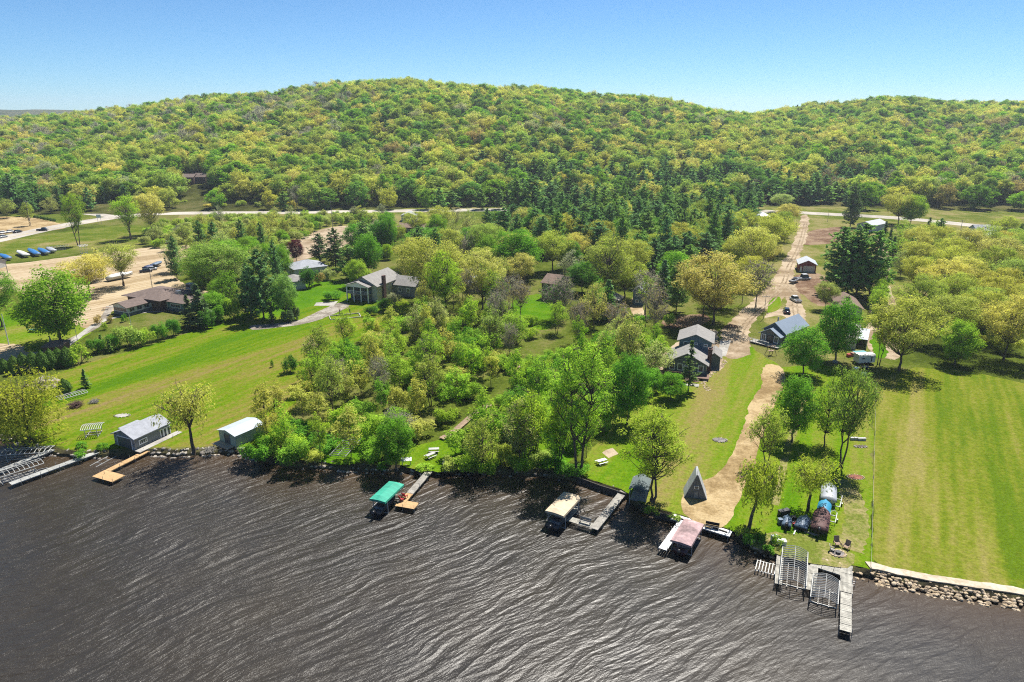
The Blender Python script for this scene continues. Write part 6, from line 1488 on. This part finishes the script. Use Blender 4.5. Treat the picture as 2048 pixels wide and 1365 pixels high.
cn = thing('beach_umbrella','closed cream beach umbrella standing left of the brown hut','umbrella',G(104,697)); MB().tube([(0,0,0),(0,0,1.2)], .05, 5).build('pole', M_white, cn); MB().loft([[(.55*math.cos(a),.55*math.sin(a),.7) for a in np.linspace(0,5.6,8)],[(.3*math.cos(a),.3*math.sin(a),2.0) for a in np.linspace(0,5.6,8)],[(.04*math.cos(a),.04*math.sin(a),3.6) for a in np.linspace(0,5.6,8)]]).build('canopy', mat('cream_cloth',(.55,.46,.28),.8,.1,2), cn)
# pergola and timber bed on the mown field
pg = thing('pergola','brown pergola on a low timber bed in the mown field','pergola',G(690,630),.35)
for x in (-1.5,1.5):
    for y in (-1,1): MB().box(x-.08,y-.08,0,x+.08,y+.08,2.1).build('post', M_wood_brown, pg)
for x in np.arange(-1.7,1.8,.5): MB().box(x-.05,-1.3,2.1,x+.05,1.3,2.22).build('rafter', M_wood_brown, pg)
bd = thing('timber_bed','pale timber edging laid around the pergola','garden edging',G(690,634),.35)
for y0 in (-2.2,2.2): MB().box(-4.5,y0-.12,0,4.5,y0+.12,.25).build('timber', M_wood_pale, bd)
for x0 in (-4.5,4.5): MB().box(x0-.12,-2.05,0,x0+.12,2.05,.25).build('timber', M_wood_pale, bd)

# stones: shared pieces
def stone_mesh(seed, m):
    r_ = random.Random(seed); b = MB(); rings = []
    for i, (z_, k) in enumerate(((-.35,.55),(-.1,1.0),(.22,.9),(.42,.5))):
        rings.append([(math.cos(a)*k*.5*r_.uniform(.7,1.25), math.sin(a)*k*.42*r_.uniform(.85,1.15), z_*.8+r_.uniform(-.05,.05)) for a in [j*6.283/7 for j in range(7)]])
    b.loft(rings, True, False); me = bpy.data.meshes.new('stone'); me.from_pydata(b.v, [], b.f); me.materials.append(m); me.update(); return me
ST_T = [stone_mesh(i, mat('tan_stone_%s' % 'abc'[i % 3], ((.52,.40,.25),(.64,.51,.35),(.38,.29,.19))[i % 3], .9, .2, 2)) for i in range(6)]
ST_G = [stone_mesh(20+i, mat('grey_stone_%s' % 'abc'[i % 3], ((.36,.32,.27),(.50,.45,.38),(.24,.21,.18))[i % 3], .9, .25, 2)) for i in range(6)]
def put_stone(root, p, s, meshes):
    q = link('stone', rs.choice(meshes), root); q.location = p; q.rotation_euler = (rs.uniform(-.3,.3), rs.uniform(-.3,.3), rs.uniform(0,6.3)); q.scale = (s*rs.uniform(.8,1.3), s*rs.uniform(.8,1.2), s*rs.uniform(.6,1.0)); return q
def u_of(p): return 1024 + p.x/depth_at(p.x, p.y, 0)*FPX
def rocks(name, label, cat, u0, u1, per_m, size, meshes, rows, cap=300, y0_=-.35):
    P = [p for p in shore if u0 <= u_of(p) <= u1]; root = thing(name, label, cat, (0,0,0)); root.location = P[0].copy(); o0 = P[0]; n_ = 0; L = []
    for i in range(len(P)-1):
        for _ in range(int(per_m) + (rs.random() < per_m % 1)):
            t_ = rs.random(); q = P[i].lerp(P[i+1], t_); k = rs.randrange(rows)/max(1, rows-1) if rows > 1 else .3
            L.append((q + Vector((0, y0_ + k*(1.15-y0_) + rs.uniform(-.12,.12), -.05 + k*.86)), size*rs.uniform(.6,1.3)))
    rs.shuffle(L)
    L.sort(key=lambda q_: u_of(q_[0]) > 2060)
    for q, s in L[:cap]: put_stone(root, q-o0, s, meshes)
    if len(L) > cap:
        vs, fs = [], []
        for q, s in L[cap:]:
            me_ = rs.choice(meshes); a = rs.uniform(0,6.3); c_, s_ = math.cos(a), math.sin(a); n0_ = len(vs)
            for v_ in me_.vertices: x_, y_, z_ = v_.co; vs.append(((x_*c_-y_*s_)*s+q.x-o0.x, (x_*s_+y_*c_)*s+q.y-o0.y, z_*s*.8+q.z-o0.z))
            fs += [tuple(n0_+k for k in f.vertices) for f in me_.polygons]
        me_ = bpy.data.meshes.new('small_stones'); me_.from_pydata(vs, [], fs); me_.materials.append(meshes[1].materials[0]); me_.update(); so_ = link('small_stones', me_, root); so_['kind'] = 'stuff'
    return root
rocks('stone_seawall','tan rough stone seawall along the striped lawn','seawall', 1742, 2300, 20, .56, ST_T, 6, 300, -1.0)
rocks('riprap','broken grey riprap rocks at the far left shore','riprap', -120, 228, 2.2, .75, ST_G, 3, 150)
rocks('riprap','pale riprap rocks below the lone sparse willow','riprap', 296, 520, 4.2, .8, ST_G, 3, 200)
rocks('riprap','grey rocks along the bank of the plank dock','riprap', 600, 910, 3.0, .7, ST_G, 3, 220)
rocks('riprap','dark rocks below the cottonwoods','riprap', 910, 1250, 1.2, .6, ST_G, 3, 80)
rocks('riprap','tan rocks around the right docks','riprap', 1485, 1742, 3.6, .7, ST_T, 3, 220)
P = [p for p in shore if 1742 <= u_of(p) <= 2500]
V = []; F = []
for i, p in enumerate(P): V += [(p.x, p.y+1.0, LAND+.02), (p.x, p.y+1.0, LAND+.16), (p.x, p.y+2.5+rs.uniform(-.15,.15), LAND+.16), (p.x, p.y+2.5, LAND+.0)]
for i in range(len(P)-1):
    for k in range(3): F.append((4*i+k, 4*i+4+k, 4*i+5+k, 4*i+1+k))
me = bpy.data.meshes.new('wall_path'); me.from_pydata(V, [], F); me.materials.append(M_straw_pale := ground_mat('pale_cap', [(.50,.42,.30),(.60,.52,.40),(.68,.60,.48)], scales=(.1,.8,3), fine=(.8,1.1))); me.update()
if me.polygons[1].normal.z < 0: me.flip_normals()
tag(link('wall_path', me), kind='structure')
# low timber retaining edges
def edge_wall(u0, u1, label):
    P = [p for p in shore if u0 <= u_of(p) <= u1]; root = thing('retaining_wall', label, 'retaining wall', P[0])
    for i in range(0, len(P)-2, 2):
        a, b_ = P[i], P[i+2]; v_ = b_-a; c_ = (a+b_)/2-P[0]; MB().cbox(c_.x, c_.y-.1, .55, v_.length-.03, .16, 1.15, math.atan2(v_.y, v_.x)).build('panel', mat('dark_wet_timber',(.06,.05,.04),.8,.25,2), root)
edge_wall(1146,1262,'dark timber retaining wall along the lawn left of the boat shelter'); edge_wall(1290,1480,'dark timber retaining wall behind the white dock')

def ring_of_stones(name, label, cat, u, v, rx, ry, n_, meshes, fillm, size=.35, rz=0.0):
    r = thing(name, label, cat, G(u,v), rz)
    for i in range(n_): a = i*6.283/n_; put_stone(r, Vector((rx*math.cos(a), ry*math.sin(a), .06)), size, meshes)
    MB().prism([(rx*.85*math.cos(a), ry*.85*math.sin(a)) for a in np.linspace(0,5.98,20)], .045, .10).build('bed_fill', fillm, r); return r
M_ash = mat('grey_ash', (.22,.20,.19), .95, .5, 4, bmp=.05); M_redmulch = mat('red_mulch', (.26,.10,.06), .95, .4, 5, bmp=.05)
r = ring_of_stones('fire_pit','oval stone fire pit with grey ash on the middle lawn','fire pit',1440,881,1.3,1.0,16,ST_G,M_ash)
r = ring_of_stones('flower_bed','oval bed of reddish mulch beside the striped lawn fence','flower bed',1711,955,1.4,.9,18,ST_T,M_redmulch,.3)
r = ring_of_stones('fire_ring','pale stone fire ring between brown chairs near the right docks','fire ring',1676,1108,1.0,.8,14,ST_T,M_ash,.45)
MB().tube([(0,0,.1),(0,0,.4)], .35, 10).build('fire_bowl', M_dark, r)
ring_of_stones('ash_patch','grey ash circle on the mown field above the boathouse','fire pit',244,832,1.6,.9,14,ST_G,mat('pale_ash',(.42,.40,.36),.95,.3,4),.3)
ring_of_stones('rock_garden','ring of pale rocks around a dark garden bed near the cedar hedge','rock garden',88,768,3.2,1.6,26,ST_T,mat('dark_mulch',(.10,.08,.06),.95,.4,5),.6,.3)
for i,(u,v) in enumerate([(1704,880),(1711,880),(1719,881),(1727,881)]): crate(u,v,.7,.45,.42,0,M_conc if False else M_aluw,'planter',f'{["leftmost","second","third","rightmost"][i]} of four small grey planters beside the striped lawn fence','planter')
ring_of_stones('shrub_bed','dark leafy bed with rock border below the four planters','flower bed',1721,894,1.1,.5,12,ST_G,mat('dark_mulch',(.10,.08,.06),.95,.4,5),.4)
# brush piles
def brush(u, v, R, h, m, label, n_=160, seed=1):
    r_ = np.random.default_rng(seed); paths = []
    for i in range(n_):
        a = r_.uniform(0,6.283); c_ = np.array([math.cos(a),math.sin(a),0])*R*r_.uniform(0,.7); c_[2] = h*r_.uniform(.1,.7); d_ = unit(r_.normal(size=3)*[1,1,.35]); l = R*r_.uniform(.25,.6)
        paths.append((curve(c_-d_*l, c_+d_*l, 0, r_, 3), np.array([.04,.035,.02])))
    tv, tf = tubes(paths, 3); tv[:,2] = np.abs(tv[:,2]); o = link('brush_pile', quadmesh('brush_pile', tv, tf, [m])); o.location = G(u,v); return tag(o, label, 'brush pile')
brush(152,814,1.9,1.4,mat('red_brown_twig',(.17,.10,.075),.9,.2,2),'mound of reddish brown cut branches on the mown field')
brush(188,806,1.3,.7,mat('grey_twig',(.32,.30,.27),.9,.2,2),'smaller heap of pale grey branches beside the reddish mound',80,2)
brush(420,902,1.8,.5,mat('grey_twig',(.32,.30,.27),.9,.2,2),'low driftwood heap on the bank right of the lone sparse willow',70,3)
# boundary rope
A, B = G(1741,1145), G(1752,772); ln = thing('rope_fence','thin pale boundary rope on short stakes along the striped lawn','rope fence',A); v_ = B-A
n_ = 9
for i in range(n_):
    q = v_*i/(n_-1); MB().tube([(q.x,q.y,0),(q.x,q.y,.8)], .05, 5).build('stake', M_wood_pale, ln)
MB().tube([tuple(v_*i/40+Vector((0,0,.72-.06*math.sin(i/40*math.pi*(n_-1))**2))) for i in range(41)], .016, 4).build('rope', M_wood_pale, ln)
# stone path by the cottage
sp_ = thing('stepping_stone_path','winding pale stone path down the right side of the two-storey cottage','stone path',G(1412,772))
C = catmull([G(u,v) for u,v in [(1452,722),(1440,735),(1425,748),(1412,760),(1408,770),(1418,782)]], .5)
for q in C:
    for _ in range(2): put_stone(sp_, q-G(1412,772)+Vector((rs.uniform(-.5,.5),rs.uniform(-.4,.4),-.02)), .55, ST_T)
# mailboxes of stones round gravel bed
rp_ = thing('rock_pile','heap of dark soil beside the driveway turning','soil heap',G(1462,655)); MB().loft([[(2.4*math.cos(a),1.4*math.sin(a),-.05) for a in np.linspace(0,5.7,10)],[(1.5*math.cos(a)*1.1,.9*math.sin(a),.5) for a in np.linspace(0,5.7,10)],[(.5*math.cos(a),.3*math.sin(a),.85) for a in np.linspace(0,5.7,10)]]).build('mound', M_brown, rp_)
